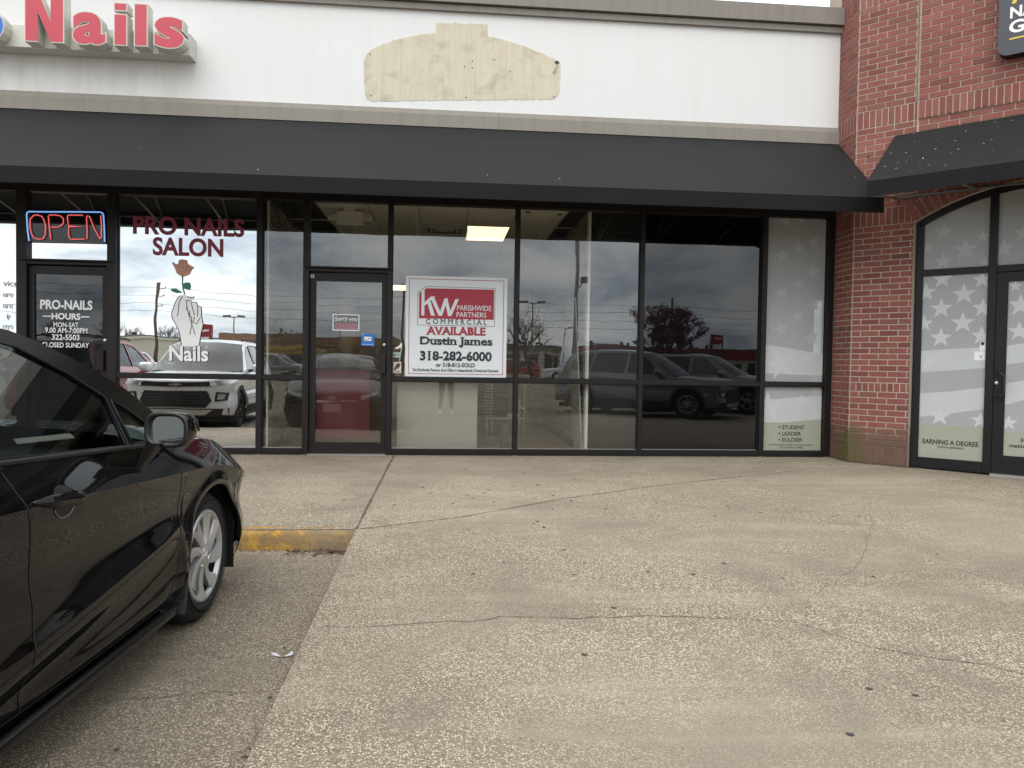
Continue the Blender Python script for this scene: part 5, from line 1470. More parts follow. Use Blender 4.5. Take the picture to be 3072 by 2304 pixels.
        for i in range(ns):
            a = 2 * math.pi * (i + .3) / ns
            Lp, Rp, Cp = [], [], []
            for k in range(9):
                u = k / 8; rad = .035 + (rr - .022 - .035) * u
                wd = (P['spw'][0] + (P['spw'][1] - P['spw'][0]) * u ** 1.4) / 2
                aa = a + tw * u
                zz = -.006 - .014 * math.sin(math.pi * u) * .6
                ca, sa = math.cos(aa), math.sin(aa)
                Lp.append(f0(rad * ca - wd * sa, rad * sa + wd * ca, zz - .014)); Rp.append(f0(rad * ca + wd * sa, rad * sa - wd * ca, zz - .004)); Cp.append(f0(rad * ca - wd * .25 * sa, rad * sa + wd * .25 * ca, zz + .002))
            q.grid([Rp, Cp, Lp], P['alloy'], True)
            q.grid([Lp, [p - f0.n * .03 for p in Lp]], P['alloy'], True); q.grid([[p - f0.n * .03 for p in Rp], Rp], P['alloy'], True)
        for i in range(5):
            a = 2 * math.pi * i / 5 + .2
            lf_ = frame(f0(.058 * math.cos(a), .058 * math.sin(a), -.016), f0.u, f0.v); q.lathe([(.012, -.006), (.012, .004), (.008, .008), (0, .008)], lf_, P['alloy'], 10)
        for sx in ((.020, .013), (.012, .020)):
            q.tube([f0(sx[0] * math.cos(2 * math.pi * i / 16), sx[1] * math.sin(2 * math.pi * i / 16), -.0015) for i in range(17)], .002, M_CHROME, 4, caps=False)
        q.build('rim', root)
        q = MB(); q.lathe([(.135, -.075), (.135, -.070), (.05, -.068), (0, -.068)], f0, M_GALV, 32); q.build('brake_disc', root)
    # --- small pieces laid on the skin
    def seam(s, root, pts, sg=-1, w=.006, m=None, sub=8, off=.0015):
        q = MB(); P_ = []
        for (a, b) in zip(pts, pts[1:]):
            for i in range(sub):
                t = i / sub; P_.append((a[0] + (b[0] - a[0]) * t, a[1] + (b[1] - a[1]) * t))
        P_.append(pts[-1]); L, Rr = [], []
        for i, p in enumerate(P_):
            a = Vector(P_[max(i - 1, 0)]); c = Vector(P_[min(i + 1, len(P_) - 1)]); d = (c - a).normalized()
            for dst, k in ((L, 1), (Rr, -1)):
                x, z = p[0] - d.y * w / 2 * k, p[1] + d.x * w / 2 * k
                dst.append((x, sg * (s.yside(x, z) + off), z))
        q.grid([L, Rr], m or M_BLACK, False, flip=(sg < 0)); return q.build('panel_gap', root)
    def patch(s, root, name, quad, m, front=True, off=.006, nx=14, nz=4, label=None):
        q = MB(); rows = []
        (a, b, c, d) = quad            # (y,z) bottom-left, bottom-right, top-right, top-left
        for j in range(nz + 1):
            v = j / nz; row = []
            for i in range(nx + 1):
                u = i / nx
                y = (a[0] * (1 - u) + b[0] * u) * (1 - v) + (d[0] * (1 - u) + c[0] * u) * v
                z = (a[1] * (1 - u) + b[1] * u) * (1 - v) + (d[1] * (1 - u) + c[1] * u) * v
                x = s.nose_x(y, z, front) + (off if front else -off)
                row.append((x, y, z))
            rows.append(row)
        q.grid(rows, m, True, flip=not front)
        return q.build(name, root)

# ------------------------------------------------------------------ black saloon in the foreground
M_BLKPAINT = carpaint('black_car_paint', (.0030, .0030, .0034), 0, .012, .27, 0)
M_PILLAR = pbr('black_pillar_trim', (.0045, .0045, .005), .22, 0, .28)
sedan = dict(name='black_car', label='glossy black saloon parked nose in at the yellow kerb', cat='car', paint=M_BLKPAINT, pillar=M_PILLAR,
    hw=.888, wb=2.70, xf=.865, xr=-3.70, sill=.195, rw=.318, ra=.352, rim=.228, alloy=M_ALLOY, spokes=8, spw=(.036, .088), twist=.45,
    belt=[(-3.70, .92), (-3.55, 1.00), (-3.2, 1.045), (-2.6, 1.02), (-1.53, .975), (-.69, .925), (-.38, .925), (0, .895), (.17, .868), (.36, .795), (.5, .742), (.7, .68), (.865, .60)],
    crease=[(-3.7, .80), (-3.3, .88), (-2.7, .872), (-1.5, .845), (-.9, .815), (-.41, .787), (0, .765), (.3, .715), (.6, .63), (.925, .52)],
    deck=[(-3.7, .94), (-3.5, 1.06), (-3.1, 1.10), (-2.9, 1.10), (-.30, .985), (-.05, .985), (.3, .925), (.6, .825), (.8, .735), (.925, .61)],
    cowl=-.48, rcowl=-2.85, tumble=(.800, .95, .50), scoop=.024, shoulder=.060,
    outline=[(-.235, .955), (-.38, 1.045), (-.52, 1.150), (-.68, 1.222), (-.85, 1.292), (-1.12, 1.372), (-1.5, 1.408), (-2.0, 1.405), (-2.4, 1.365), (-2.75, 1.275), (-3.05, 1.155), (-3.25, 1.07), (-3.22, 1.035), (-2.6, 1.00), (-1.53, .955), (-.69, .905), (-.30, .915)],
    holes=[[(-.730, .942), (-.722, 1.132), (-.90, 1.228), (-1.13, 1.318), (-1.30, 1.348), (-1.47, 1.358), (-1.50, .985)], [(-.475, .945), (-.50, 1.015), (-.60, 1.080), (-.690, 1.120), (-.695, .942)], [(-1.585, .990), (-1.555, 1.358), (-2.0, 1.352), (-2.32, 1.305), (-2.58, 1.180), (-2.72, 1.065), (-2.60, 1.025)]],
    glass=[M_CARGLASS, M_CARGLASS, M_CARTINT], wglass=M_WGLASS,
    lines=([(-.255, .965), (-.39, 1.052), (-.53, 1.154), (-.86, 1.297), (-1.12, 1.374)], [(-1.12, 1.374), (-1.5, 1.410), (-2.0, 1.407), (-2.4, 1.367)], [(-2.4, 1.367), (-2.75, 1.277), (-3.05, 1.157), (-3.25, 1.072)]),
    ntop=12, bulge=(.30, .11, .06, .12), crown=.045, sweep=True, cabin=(-.42, -2.75))
C1 = Car(sedan)
HD = R(2.8)
car = C1.build((-2.0107 + .03 * math.sin(HD), -5.1677 + .03, LOT), math.pi / 2 - HD)
# seams of the near side
for sg in (-1, 1):
    C1.seam(car, [(-.56, .905), (-.47, .85), (-.415, .787), (-.405, .70), (-.405, .60), (-.412, .45), (-.44, .36), (-.50, .285), (-.56, .240)], sg)
    C1.seam(car, [(-1.545, .955), (-1.535, .90), (-1.50, .80), (-1.472, .68), (-1.478, .55), (-1.515, .40), (-1.52, .30), (-1.49, .235)], sg)
    C1.seam(car, [(-2.62, .99), (-2.60, .86), (-2.50, .74), (-2.38, .66), (-2.30, .55), (-2.27, .40), (-2.30, .24)], sg)
    C1.seam(car, [(-.56, .236), (-1.0, .236), (-1.6, .236), (-2.3, .238)], sg, w=.008)
    C1.seam(car, [(.345, .60), (.42, .66), (.47, .70), (.50, .735)], sg, w=.005)
# side skirt
for sg in (-1, 1):
    q = MB(); rows = []
    for (dy, z) in ((-.02, .212), (.006, .206), (.010, .194), (.004, .172), (-.03, .156), (-.12, .150)):
        row = []
        for i in range(25):
            x = -.385 - (2.30 - .385) * i / 24 - 0
            e_ = min(1, i / 1.2); row.append((x, sg * (.872 + dy * e_), z))
        rows.append(row)
    q.grid(rows, M_PILLAR, True, flip=(sg > 0)); q.build('side_skirt', car)
    # mud flap lip behind the front wheel
    q = MB(); q.poly(frame((0, sg * .885, 0), (1, 0, 0), (0, 0, 1)) if sg < 0 else frame((0, sg * .885, 0), (-1, 0, 0), (0, 0, 1)), [(x * (1 if sg < 0 else -1), z) for x, z in ((-.330, .405), (-.345, .33), (-.385, .22), (-.420, .165), (-.372, .152), (-.352, .20), (-.340, .28), (-.322, .36))], -.05, .004, M_TRIMB); q.build('mud_flap', car)
# window sill moulding
for sg in (-1, 1):
    q = MB(); pts = [(-.50, .930), (-.69, .932), (-1.1, .955), (-1.53, .977), (-2.1, 1.000), (-2.62, 1.022)]
    q.tube([(x, sg * (C1.yside(x, z - .012) - .006), z) for x, z in pts], .010, M_BLACK, 6); q.build('sill_moulding', car)
# door handles
for sg in (-1, 1):
    for hx, hz in ((-1.36, .835), (-2.28, .865)):
        q = MB(); n = 14; rings = []
        for i in range(n + 1):
            u = i / n; x = hx - .125 + .25 * u; cz = hz + .020 - .026 * u + .004 * math.sin(math.pi * u)
            st = .040 * (1 - (2 * u - 1) ** 6) + .006
            hh = .019 * (1 - abs(2 * u - 1) ** 5) + .004
            rings.append([(x, sg * (C1.yside(x, cz) + st - .012 + .010 * math.cos(2 * math.pi * k / 12)), cz + hh * math.sin(2 * math.pi * k / 12)) for k in range(13)])
        q.grid(rings, M_BLKPAINT, True, flip=(sg > 0)); q.build('door_handle', car)
        q = MB(); rows = []
        for rr_ in (0, .35, .7, 1.0):
            rows.append([(hx + .035 + .062 * rr_ * math.cos(2 * math.pi * k / 20), sg * (C1.yside(hx, hz) + .0015 - .012 * (1 - rr_ ** 2) * 0 + .0), hz - .004 + .052 * rr_ * math.sin(2 * math.pi * k / 20)) for k in range(21)])
        rows2 = [[(x, sg * (C1.yside(x, z) + .002), z) for x, y, z in r_] for r_ in rows]
        q.grid(rows2, M_BLACK, True, flip=(sg < 0)); q.build('handle_cup', car)
        q = MB(); q.tube([(hx + .035 + .060 * math.cos(t), sg * (C1.yside(hx + .035 + .060 * math.cos(t), hz - .004 + .05 * math.sin(t)) + .002), hz - .004 + .050 * math.sin(t)) for t in [R(200 + 14 * k) for k in range(11)]], .0022, M_GALV, 5); q.build('cup_edge', car)
# door mirrors
def rounded(q, fr, w, h, d, m, taper=.75, n=2.6, seg=28):
    rows = []
    prof = [(-.02 * 0, 1.0, 0.0), (.10, 1.0, 0), (.35, .97, 0), (.62, .87, 0), (.85, .62, 0), (.96, .35, 0), (1.0, .02, 0)]
    for t, k, _ in prof:
        rows.append([fr(math.copysign(abs(math.cos(a)) ** (2 / n), math.cos(a)) * w * k, math.copysign(abs(math.sin(a)) ** (2 / n), math.sin(a)) * h * k, -t * d) for a in [2 * math.pi * i / seg for i in range(seg + 1)]])
    q.grid(rows, m, True, flip=True)
for sg in (-1, 1):
    # frame of the mirror: glass faces backwards and slightly inwards
    back = Vector((-1, sg * -.22, .02)).normalized(); right = Vector((0, 0, 1)).cross(back).normalized()
    mf = frame(Vector((-.80, sg * .980, 1.012)), right, back.cross(right))
    q = MB(); rounded(q, mf, .094, .069, .12, M_BLKPAINT, n=3.2); q.build('mirror_housing', car)
    q = MB(); rim = [(math.copysign(abs(math.cos(a)) ** (2 / 3.2), math.cos(a)), math.copysign(abs(math.sin(a)) ** (2 / 3.2), math.sin(a))) for a in [2 * math.pi * i / 28 for i in range(29)]]
    q.grid([[mf(x * .094, y * .069, 0) for x, y in rim], [mf(x * .090, y * .065, .006) for x, y in rim], [mf(x * .078, y * .054, .004) for x, y in rim], [mf(x * .075, y * .051, -.014) for x, y in rim]], M_TRIMB, True, flip=False); q.build('mirror_bezel', car)
    q = MB(); q.face([mf(x * .077, y * .053, -.012) for x, y in rim[:-1]], M_MIRR); q.build('mirror_glass', car)
    q = MB(); rows = []
    for t in (0, .33, .66, 1):
        ctr = Vector((-.765, sg * .866, .850)).lerp(Vector((-.795, sg * .938, .962)), t); ww, hh = .030 + .012 * t, .010 + .020 * t
        rows.append([ctr + Vector((math.copysign(abs(math.cos(a)) ** .6, math.cos(a)) * ww, sg * math.copysign(abs(math.sin(a)) ** .6, math.sin(a)) * hh, 0)) for a in [2 * math.pi * i / 16 for i in range(17)]])
    q.grid(rows, M_TRIMB, True); q.build('mirror_stalk', car)
    q = MB(); q.tube([mf(.070, .060, -.045), mf(.094, .036, -.055), mf(.100, -.005, -.060)], .005, M_LENSA if False else M_TRIMB, 6); q.build('mirror_signal', car)
# head lamps, grille, badge, plate
for sg in (-1, 1):
    q = MB(); rows = []
    for v in (0, .33, .66, 1):
        row = []
        for i in range(13):
            u = i / 12; y = sg * (.50 + (.800 - .50) * u); z = .600 + (.700 - .600) * u ** 1.2 + v * (.085 - .035 * u)
            row.append((C1.nose_x(y, z) + .007, y, z))
        rows.append(row)
    q.grid(rows, M_LENS, True, flip=(sg < 0)); q.build('headlamp', car)
    q = MB(); rows = []
    for v in (0, .5, 1):
        row = []
        for i in range(9):
            u = i / 8; x = .42 + .16 * u; z = .700 - .02 * u + v * (.060 - .02 * u) - .05 * u
            row.append((x, sg * (C1.yside(x, z) + .004), z))
        rows.append(row)
    q.grid(rows, M_LENS, True, flip=(sg > 0)); q.build('headlamp', car)
    q = MB(); rows = []
    for v in (0, 1):
        rows.append([(.53 + .05 * u, sg * (C1.yside(.53 + .05 * u, .63 + v * .03) + .005), .628 + v * .032 - .01 * u) for u in (0, .5, 1)])
    q.grid(rows, M_LENSA, True, flip=(sg > 0)); q.build('side_marker', car)
    C1.patch(car, 'tail_lamp', ((sg * .50, .83), (sg * .80, .84), (sg * .80, .97), (sg * .50, .93)), M_LENSR, False, .006)
C1.patch(car, 'grille', ((-.60, .25), (.60, .25), (.44, .46), (-.44, .46)), M_BLACK, off=.006)
C1.patch(car, 'upper_grille', ((-.48, .572), (.48, .572), (.46, .600), (-.46, .600)), M_CHROME, off=.005, nz=1)
C1.patch(car, 'number_plate', ((-.155, .40), (.155, .40), (.155, .545), (-.155, .545)), M_PLATE, off=.016, nx=4)
q = MB(); bx = C1.nose_x(0, .62) + .012; q.tube([(bx, .062 * math.cos(2 * math.pi * i / 24), .632 + .040 * math.sin(2 * math.pi * i / 24)) for i in range(25)], .005, M_CHROME, 5, caps=False); q.tube([(bx, .045 * math.cos(2 * math.pi * i / 24), .640 + .016 * math.sin(2 * math.pi * i / 24)) for i in range(25)], .005, M_CHROME, 5, caps=False); q.tube([(bx, .018 * math.cos(2 * math.pi * i / 24), .630 + .036 * math.sin(2 * math.pi * i / 24)) for i in range(25)], .005, M_CHROME, 5, caps=False); q.build('badge', car)
# paper tag lying on the dashboard
q = MB(); fd = frame((-.62, -.42, .952), (.5, -.6, .05), (.6, .5, .10)); q.box(fd, -.10, .10, -.045, .045, 0, .003, M_CREAM); q.build('dash_paper', car)

# ------------------------------------------------------------------ sport utility cars
def suv(**kw):
    d = dict(cat='suv', hw=.905, wb=2.64, xf=.87, xr=-3.56, sill=.26, rw=.350, ra=.392, rim=.232, alloy=M_ALLOY2, spokes=5, spw=(.05, .075), twist=.0,
        belt=[(-3.56, 1.02), (-3.3, 1.14), (-2.6, 1.12), (-1.5, 1.085), (-.5, 1.06), (0, 1.02), (.4, .985), (.7, .94), (.87, .88)],
        crease=[(-3.56, .90), (-2.6, .985), (-1.5, .96), (-.4, .93), (.3, .90), (.87, .80)],
        deck=[(-3.56, 1.05), (-3.3, 1.15), (-3.0, 1.16), (-.55, 1.09), (-.2, 1.085), (.3, 1.06), (.7, 1.0), (.87, .90)],
        cowl=-.62, rcowl=-3.05, tumble=(.825, 1.08, .36), nose=(5.0, 3.0), tail=(5.0, 3.0), xfull=.35, scoop=.03,
        outline=[(-.36, 1.07), (-.60, 1.22), (-.90, 1.42), (-1.20, 1.585), (-1.6, 1.64), (-2.4, 1.645), (-3.0, 1.60), (-3.22, 1.50), (-3.40, 1.20), (-3.40, 1.10), (-2.6, 1.09), (-1.5, 1.06), (-.5, 1.035)],
        holes=[[(-.72, 1.095), (-1.02, 1.40), (-1.25, 1.53), (-1.55, 1.575), (-1.58, 1.10)], [(-1.66, 1.10), (-1.63, 1.58), (-2.35, 1.58), (-2.45, 1.13)], [(-2.53, 1.13), (-2.43, 1.575), (-2.95, 1.53), (-3.10, 1.42), (-3.20, 1.20)]],
        glass=[M_CARGLASS, M_CARTINT, M_CARTINT], wglass=M_WGLASS,
        lines=([(-.375, 1.08), (-.61, 1.225), (-.91, 1.425), (-1.20, 1.587)], [(-1.20, 1.587), (-1.6, 1.642), (-2.4, 1.647), (-3.0, 1.602)], [(-3.0, 1.602), (-3.22, 1.502), (-3.42, 1.12)]),
        ntop=9, bulge=(.20, .08, .05, .10), crown=.035, cabin=(-.55, -3.1))
    d.update(kw); return d
def suv_face(C, root, badge='bar'):
    hw = C.P['hw']
    C.patch(root, 'upper_grille', ((-.60, .795), (.60, .795), (.56, .875), (-.56, .875)), M_BLACK, off=.010)
    C.patch(root, 'lower_grille', ((-.50, .44), (.50, .44), (.60, .56), (-.60, .56)), M_BLACK, off=.010)
    C.patch(root, 'lower_grille', ((-.60, .56), (.60, .56), (.52, .72), (-.52, .72)), M_BLACK, off=.010)
    for k in range(4):
        C.patch(root, 'grille_bar', ((-.57 + .012 * abs(k - 2), .50 + k * .055), (.57 - .012 * abs(k - 2), .50 + k * .055), (.57, .515 + k * .055), (-.57, .515 + k * .055)), M_CLAD, off=.018, nz=1)
    C.patch(root, 'skid_plate', ((-.50, .30), (.50, .30), (.62, .40), (-.62, .40)), M_BARE, off=.022)
    C.patch(root, 'bumper_base', ((-.84, .27), (.84, .27), (.86, .42), (-.86, .42)), M_CLAD, off=.012)
    for sg in (-1, 1):
        C.patch(root, 'headlamp', ((sg * .58, .80), (sg * .86, .845), (sg * .86, .895), (sg * .56, .875)), M_LENS, off=.012)
        C.patch(root, 'fog_lamp', ((sg * .64, .545), (sg * .83, .56), (sg * .85, .685), (sg * .66, .70)), M_TRIMB, off=.012)
        C.patch(root, 'fog_lens', ((sg * .68, .575), (sg * .79, .580), (sg * .80, .665), (sg * .69, .67)), M_LENS, off=.020)
        C.patch(root, 'tail_lamp', ((sg * .55, .88), (sg * .84, .90), (sg * .84, 1.02), (sg * .60, 1.0)), M_LENSR, False)
        P = C.P
        for xc in (0, -P['wb']):     # wheel arch cladding
            q = MB(); r1 = []; r2 = []
            for i in range(33):
                a = R(-14) + math.pi * 1.155 * i / 32
                for dst, rad in ((r1, P['ra'] + .002), (r2, P['ra'] + .065)):
                    x, z = xc + rad * math.cos(a), P['rw'] + rad * math.sin(a); dst.append((x, sg * (C.yside(x, max(z, P['sill'])) + .006), z))
            q.grid([r1, r2], M_CLAD, True, flip=(sg > 0)); q.build('arch_cladding', root)
        q = MB(); q.grid([[(x, sg * (C.yside(x, z) + .008), z) for x in [-P['ra'] - .04 - (P['wb'] - 2 * P['ra'] - .08) * i / 16 for i in range(17)]] for z in (P['sill'], P['sill'] + .07, P['sill'] + .15)], M_CLAD, True, flip=(sg < 0)); q.build('sill_cladding', root)
        C.seam(root, [(-.62, 1.05), (-.55, .90), (-.52, .65), (-.55, .45)], sg); C.seam(root, [(-1.62, 1.07), (-1.60, .85), (-1.60, .45)], sg)
        for hx in (-1.42, -2.35):
            q = MB(); q.tube([(hx - .10, sg * (C.yside(hx, .93) + .03), .94), (hx, sg * (C.yside(hx, .93) + .035), .935), (hx + .10, sg * (C.yside(hx, .93) + .03), .93)], .015, P['paint'], 8); q.build('door_handle', root)
        q = MB(); mf = frame((-.74, sg * 1.03, 1.13), Vector((0, 0, 1)).cross(Vector((-1, sg * -.2, 0)).normalized()), (0, 0, 1)); rounded(q, mf, .12, .085, .16, P['paint'], n=3.0); q.face([mf(.10 * math.cos(2 * math.pi * i / 16), .07 * math.sin(2 * math.pi * i / 16), -.002) for i in range(16)], M_MIRR)
        q.tube([(-.72, sg * .84, 1.07), (-.74, sg * .95, 1.09)], .03, M_TRIMB, 8); q.build('door_mirror', root)
        q = MB(); q.tube([(-1.25, sg * .60, 1.66), (-1.45, sg * .60, 1.70), (-2.4, sg * .60, 1.715), (-2.85, sg * .59, 1.67)], .018, M_CLAD, 8); q.build('roof_rail', root)
    q = MB(); bx = C.nose_x(0, .835) + .026
    if badge == 'bow':
        fr_ = frame((bx, 0, .835), (0, 1, 0), (0, 0, 1)); q.poly(fr_, [(-.11, -.012), (-.035, -.012), (-.045, -.034), (.035, -.034), (.028, -.012), (.11, -.012), (.10, .014), (.035, .014), (.045, .034), (-.035, .034), (-.028, .014), (-.10, .014)], -.01, .004, M_GOLD)
    else:
        q.tube([(bx, .09 * math.cos(2 * math.pi * i / 20), .835 + .036 * math.sin(2 * math.pi * i / 20)) for i in range(21)], .006, M_CHROME, 5, caps=False)
    q.build('badge', root)
M_WHT = carpaint('white_car_paint', (.78, .785, .78), 0, .25)
M_GRYP = carpaint('grey_blue_car_paint', (.17, .185, .20), .2, .25)
M_GRY2 = carpaint('silver_grey_car_paint', (.27, .27, .26), .3, .25)
M_REDP2 = carpaint('red_car_paint', (.33, .022, .030), .1, .22)
CW = Car(suv(name='white_suv', label='white compact suv parked nose in beside the black saloon', paint=M_WHT, pillar=M_WHT, alloy=M_TRIMB, spokes=10, spw=(.02, .022)))
ws = CW.build((-4.62, -5.00, LOT), math.pi / 2 - R(2)); suv_face(CW, ws, 'bow')
CD = Car(suv(name='grey_suv', label='dark grey suv parked at an angle, mirrored in the right windows', paint=M_GRYP, pillar=M_GRYP, wb=2.82, hw=.93, spokes=10, spw=(.022, .03), xr=-3.75, holes=[[(-.72, 1.095), (-1.02, 1.40), (-1.25, 1.53), (-1.55, 1.575), (-1.58, 1.10)], [(-1.66, 1.10), (-1.63, 1.58), (-2.45, 1.58), (-2.60, 1.13)], [(-2.68, 1.13), (-2.55, 1.575), (-2.95, 1.53), (-3.10, 1.42), (-3.20, 1.20)]], glass=[M_CARTINT, M_CARTINT, M_CARTINT]))
ds_ang = math.atan2(1.50, 2.05)
_fx = Vector((math.cos(ds_ang), math.sin(ds_ang), 0)); _ly = Vector((-_fx.y, _fx.x, 0))
_p = Vector((5.75, -8.25, LOT)) - _ly * .93
ds = CD.build(_p, ds_ang); suv_face(CD, ds, 'bar')
CE = Car(suv(name='silver_suv', label='silver grey suv parked behind the dark grey one', paint=M_GRY2, pillar=M_GRY2, wb=2.86, hw=.95, xr=-3.85, spokes=5, glass=[M_CARGLASS, M_CARTINT, M_CARTINT]))
_p = Vector((5.75, -8.25, LOT)) - _ly * 3.75 + _fx * .75
es = CE.build(_p, ds_ang); suv_face(CE, es, 'bar')
CR = Car(suv(name='red_hatchback', label='red hatchback parked beyond the white suv', cat='car', paint=M_REDP2, pillar=M_REDP2, hw=.89, sill=.22, rw=.325, ra=.36, rim=.21, spokes=5))
rc = CR.build((-7.35, -6.2, LOT), math.pi / 2 + R(180)); suv_face(CR, rc, 'bar')
rc.location = (-7.35, -8.9, LOT)
# ================================================================== across the car park (seen in the windows' reflections)
M_CREAMW = pbr('cream_block_wall', (.55, .53, .43), .8, var=.1, vscale=.4)
M_TANB = pbr('tan_brick_far', (.27, .145, .085), .85, var=.2, vscale=.5)
M_RED_F = pbr('red_fascia', (.24, .018, .022), .6)
M_ROOFG = pbr('grey_flat_roof', (.16, .16, .15), .9)
M_WINF = pbr('far_window', (.02, .022, .025), .1)
M_YELW = pbr('yellow_panel', (.55, .34, .04), .6)
M_POLE = pbr('weathered_timber_pole', (.10, .082, .062), .9, var=.3, vscale=3)
M_STEEL = pbr('painted_steel_pole', (.13, .125, .115), .5, .3)
M_SIGNW = pbr('sign_white', (.65, .64, .62), .5)
def far_box(name, x0, x1, y, depth, h, wall, label, trim, trimh=.6, wins=0, extra=None):
    r_ = empty(name, ((x0 + x1) / 2, y, LOT), label, 'building'); w = (x1 - x0) / 2
    f = frame((0, 0, 0), (-1, 0, 0), (0, 0, 1))     # faces +Y, towards the shops
    q = MB(); q.box(f, -w, w, 0, h, -depth, 0, wall); q.build('wall', r_)
    q = MB(); q.box(f, -w - .15, w + .15, h - trimh, h, -depth, .25, trim); q.build('fascia', r_)
    q = MB(); q.box(f, -w - .1, w + .1, h, h + .15, -depth, .1, M_ROOFG); q.build('roof', r_)
    for i in range(wins):
        xc = -w + (i + .5) * 2 * w / wins; q = MB(); q.box(f, xc - w / wins * .7, xc + w / wins * .7, .3, h - trimh - .4, .0, .06, M_WINF); win = q.build('window', r_)
        q = MB(); q.box(f, xc - .04, xc + .04, .3, h - trimh - .4, .06, .09, M_BARE); q.build('frame', win)
    if extra: extra(r_, f)
    return r_
def red_sq(r_, f):
    q = MB(); q.box(f, 2.6, 5.0, .9, 3.2, .02, .06, M_RED_F); q.build('red_panel', r_)
far_box('cream_block_building', -42, -27.5, -75, 20, 3.55, M_CREAMW, 'low cream walled building with a red panel across the lot', M_CREAMW, .25, 0, red_sq)
far_box('tan_brick_building', -27.4, -6.5, -85, 20, 4.2, M_TANB, 'long tan brick shop building far across the car park', M_TANB, .9, 6)
far_box('red_fascia_building', 19, 44, -82, 18, 3.6, M_CREAMW, 'low building with a long dark red fascia behind the suvs', M_RED_F, 1.2, 8)
far_box('pale_shop_building', 3, 15, -88, 16, 3.4, M_CREAMW, 'pale low shop beyond the bare tree', M_ROOFG, .5, 5)
far_box('yellow_panel_store', -16.5, -12.2, -63, 6, 2.55, M_YELW, 'small yellow panelled store front far behind', M_YELW, .3, 1)
def pylon(x, y, w, h, top, label, g):
    r_ = empty('pylon_sign', (x, y, LOT), label, 'sign', g); f = frame((0, 0, 0), (-1, 0, 0), (0, 0, 1))
    q = MB(); q.tube([(0, 0, 0), (0, 0, top - h)], .12, M_STEEL, 8); q.build('post', r_)
    q = MB(); q.box(f, -w / 2, w / 2, top - h, top, -.25, .25, M_RED_F); q.build('cabinet', r_)
    q = MB(); q.box(f, -w * .38, w * .38, top - h * .88, top - h * .62, .25, .27, M_SIGNW); q.box(f, -w * .3, w * .3, top - h * .35, top - h * .25, .25, .27, M_SIGNW); q.build('face', r_)
pylon(-21.3, -60, .85, 1.9, 4.35, 'red and white pylon sign left of the tan building', 'red pylon signs')
pylon(25.7, -60, 1.05, 1.35, 4.3, 'red square pylon sign right of the purple tree', 'red pylon signs')
def lamp_post(x, y, h, label, heads=1, thick=.07):
    r_ = empty('lamp_post', (x, y, LOT), label, 'lamp post', 'car park lamp posts')
    q = MB(); q.tube([(0, 0, 0), (0, 0, h)], thick, M_STEEL, 8, r1=thick * .7); q.build('post', r_)
    q = MB(); q.lathe([(thick * 2.4, 0), (thick * 2.4, .5), (0, .5)], W3, M_CREAMW, 14); q.build('plinth', r_)
    for k in range(heads):
        sg = 1 if k == 0 else -1
        q = MB(); q.tube([(0, 0, h - .1), (sg * .5, 0, h)], .03, M_STEEL, 6); q.box(W3, min(sg * .3, sg * .85), max(sg * .3, sg * .85), -.17, .17, h - .02, h + .12, M_STEEL); q.build('lamp_head', r_)
lamp_post(-16.2, -50, 4.5, 'slim lamp post with twin heads behind the white suv', 2, .06)
lamp_post(5.73, -40, 5.2, 'lamp post with a flat twin head among bare branches', 2, .06)
lamp_post(-9.0, -57, 5.0, 'lamp post standing before the tan brick building', 1, .06)
lamp_post(12, -66, 5.0, 'distant lamp post behind the bare tree', 1, .06)
# tall steel pole near the lot's middle with a camera box
r_ = empty('steel_pole', (5.08, -20, LOT), 'tall pale steel pole with a small camera box', 'pole')
q = MB(); q.tube([(0, 0, 0), (0, 0, 11)], .10, pbr('pale_steel', (.33, .32, .29), .5, .2), 10, r1=.07); q.build('post', r_)
q = MB(); q.box(W3, .18, .48, -.12, .12, 4.55, 4.8, M_STEEL); q.tube([(0, 0, 4.3), (.12, 0, 4.35), (.25, 0, 4.55)], .025, M_STEEL, 6); q.build('camera_box', r_)
q = MB(); q.box(W3, -.1, .1, .07, .10, 1.7, 2.6, M_WINF); q.build('notice', r_)
def util_pole(x, y, h, label, lean=0):
    r_ = empty('utility_pole', (x, y, LOT), label, 'utility pole', 'timber utility poles')
    q = MB(); q.tube([(0, 0, 0), (lean, 0, h)], .16, M_POLE, 8, r1=.11); q.build('post', r_)
    for k in range(3):
        z = h * (.93 - .10 * k); q = MB(); q.tube([(lean * z / h, 0, z), (lean * z / h + .45, 0, z + .06)], .03, M_STEEL, 5); q.lathe([(.05, 0), (.07, .1), (.03, .2)], frame((lean * z / h + .45, 0, z + .05), (1, 0, 0), (0, 1, 0)), M_SIGNW, 8); q.build('insulator', r_)
    return h
util_pole(-24.0, -55, 7.6, 'leaning timber utility pole left of the drawn hand', .35)
util_pole(-3.5, -58, 8.2, 'timber utility pole mirrored in the narrow pane', -.2)
util_pole(22, -62, 8.0, 'timber utility pole by the purple tree')
for k, z in enumerate((7.2, 6.5, 5.8, 5.2)):
    q = MB(); pts = []
    P_ = [(-70, -52), (-24, -55), (-3.5, -58), (22, -62), (75, -66)]
    for (a, b) in zip(P_, P_[1:]):
        for i in range(8):
            t = i / 8; pts.append((a[0] + (b[0] - a[0]) * t, a[1] + (b[1] - a[1]) * t, z + LOT - .5 * math.sin(math.pi * t)))
    pts.append((P_[-1][0], P_[-1][1], z)); q.tube(pts, .016, M_BLACK, 4, caps=False)
    tag(q.build('power_line'), ('topmost of four', 'second highest', 'third highest', 'lowest of four')[k] + ' overhead power lines strung between the timber poles', 'power line', 'overhead power lines')
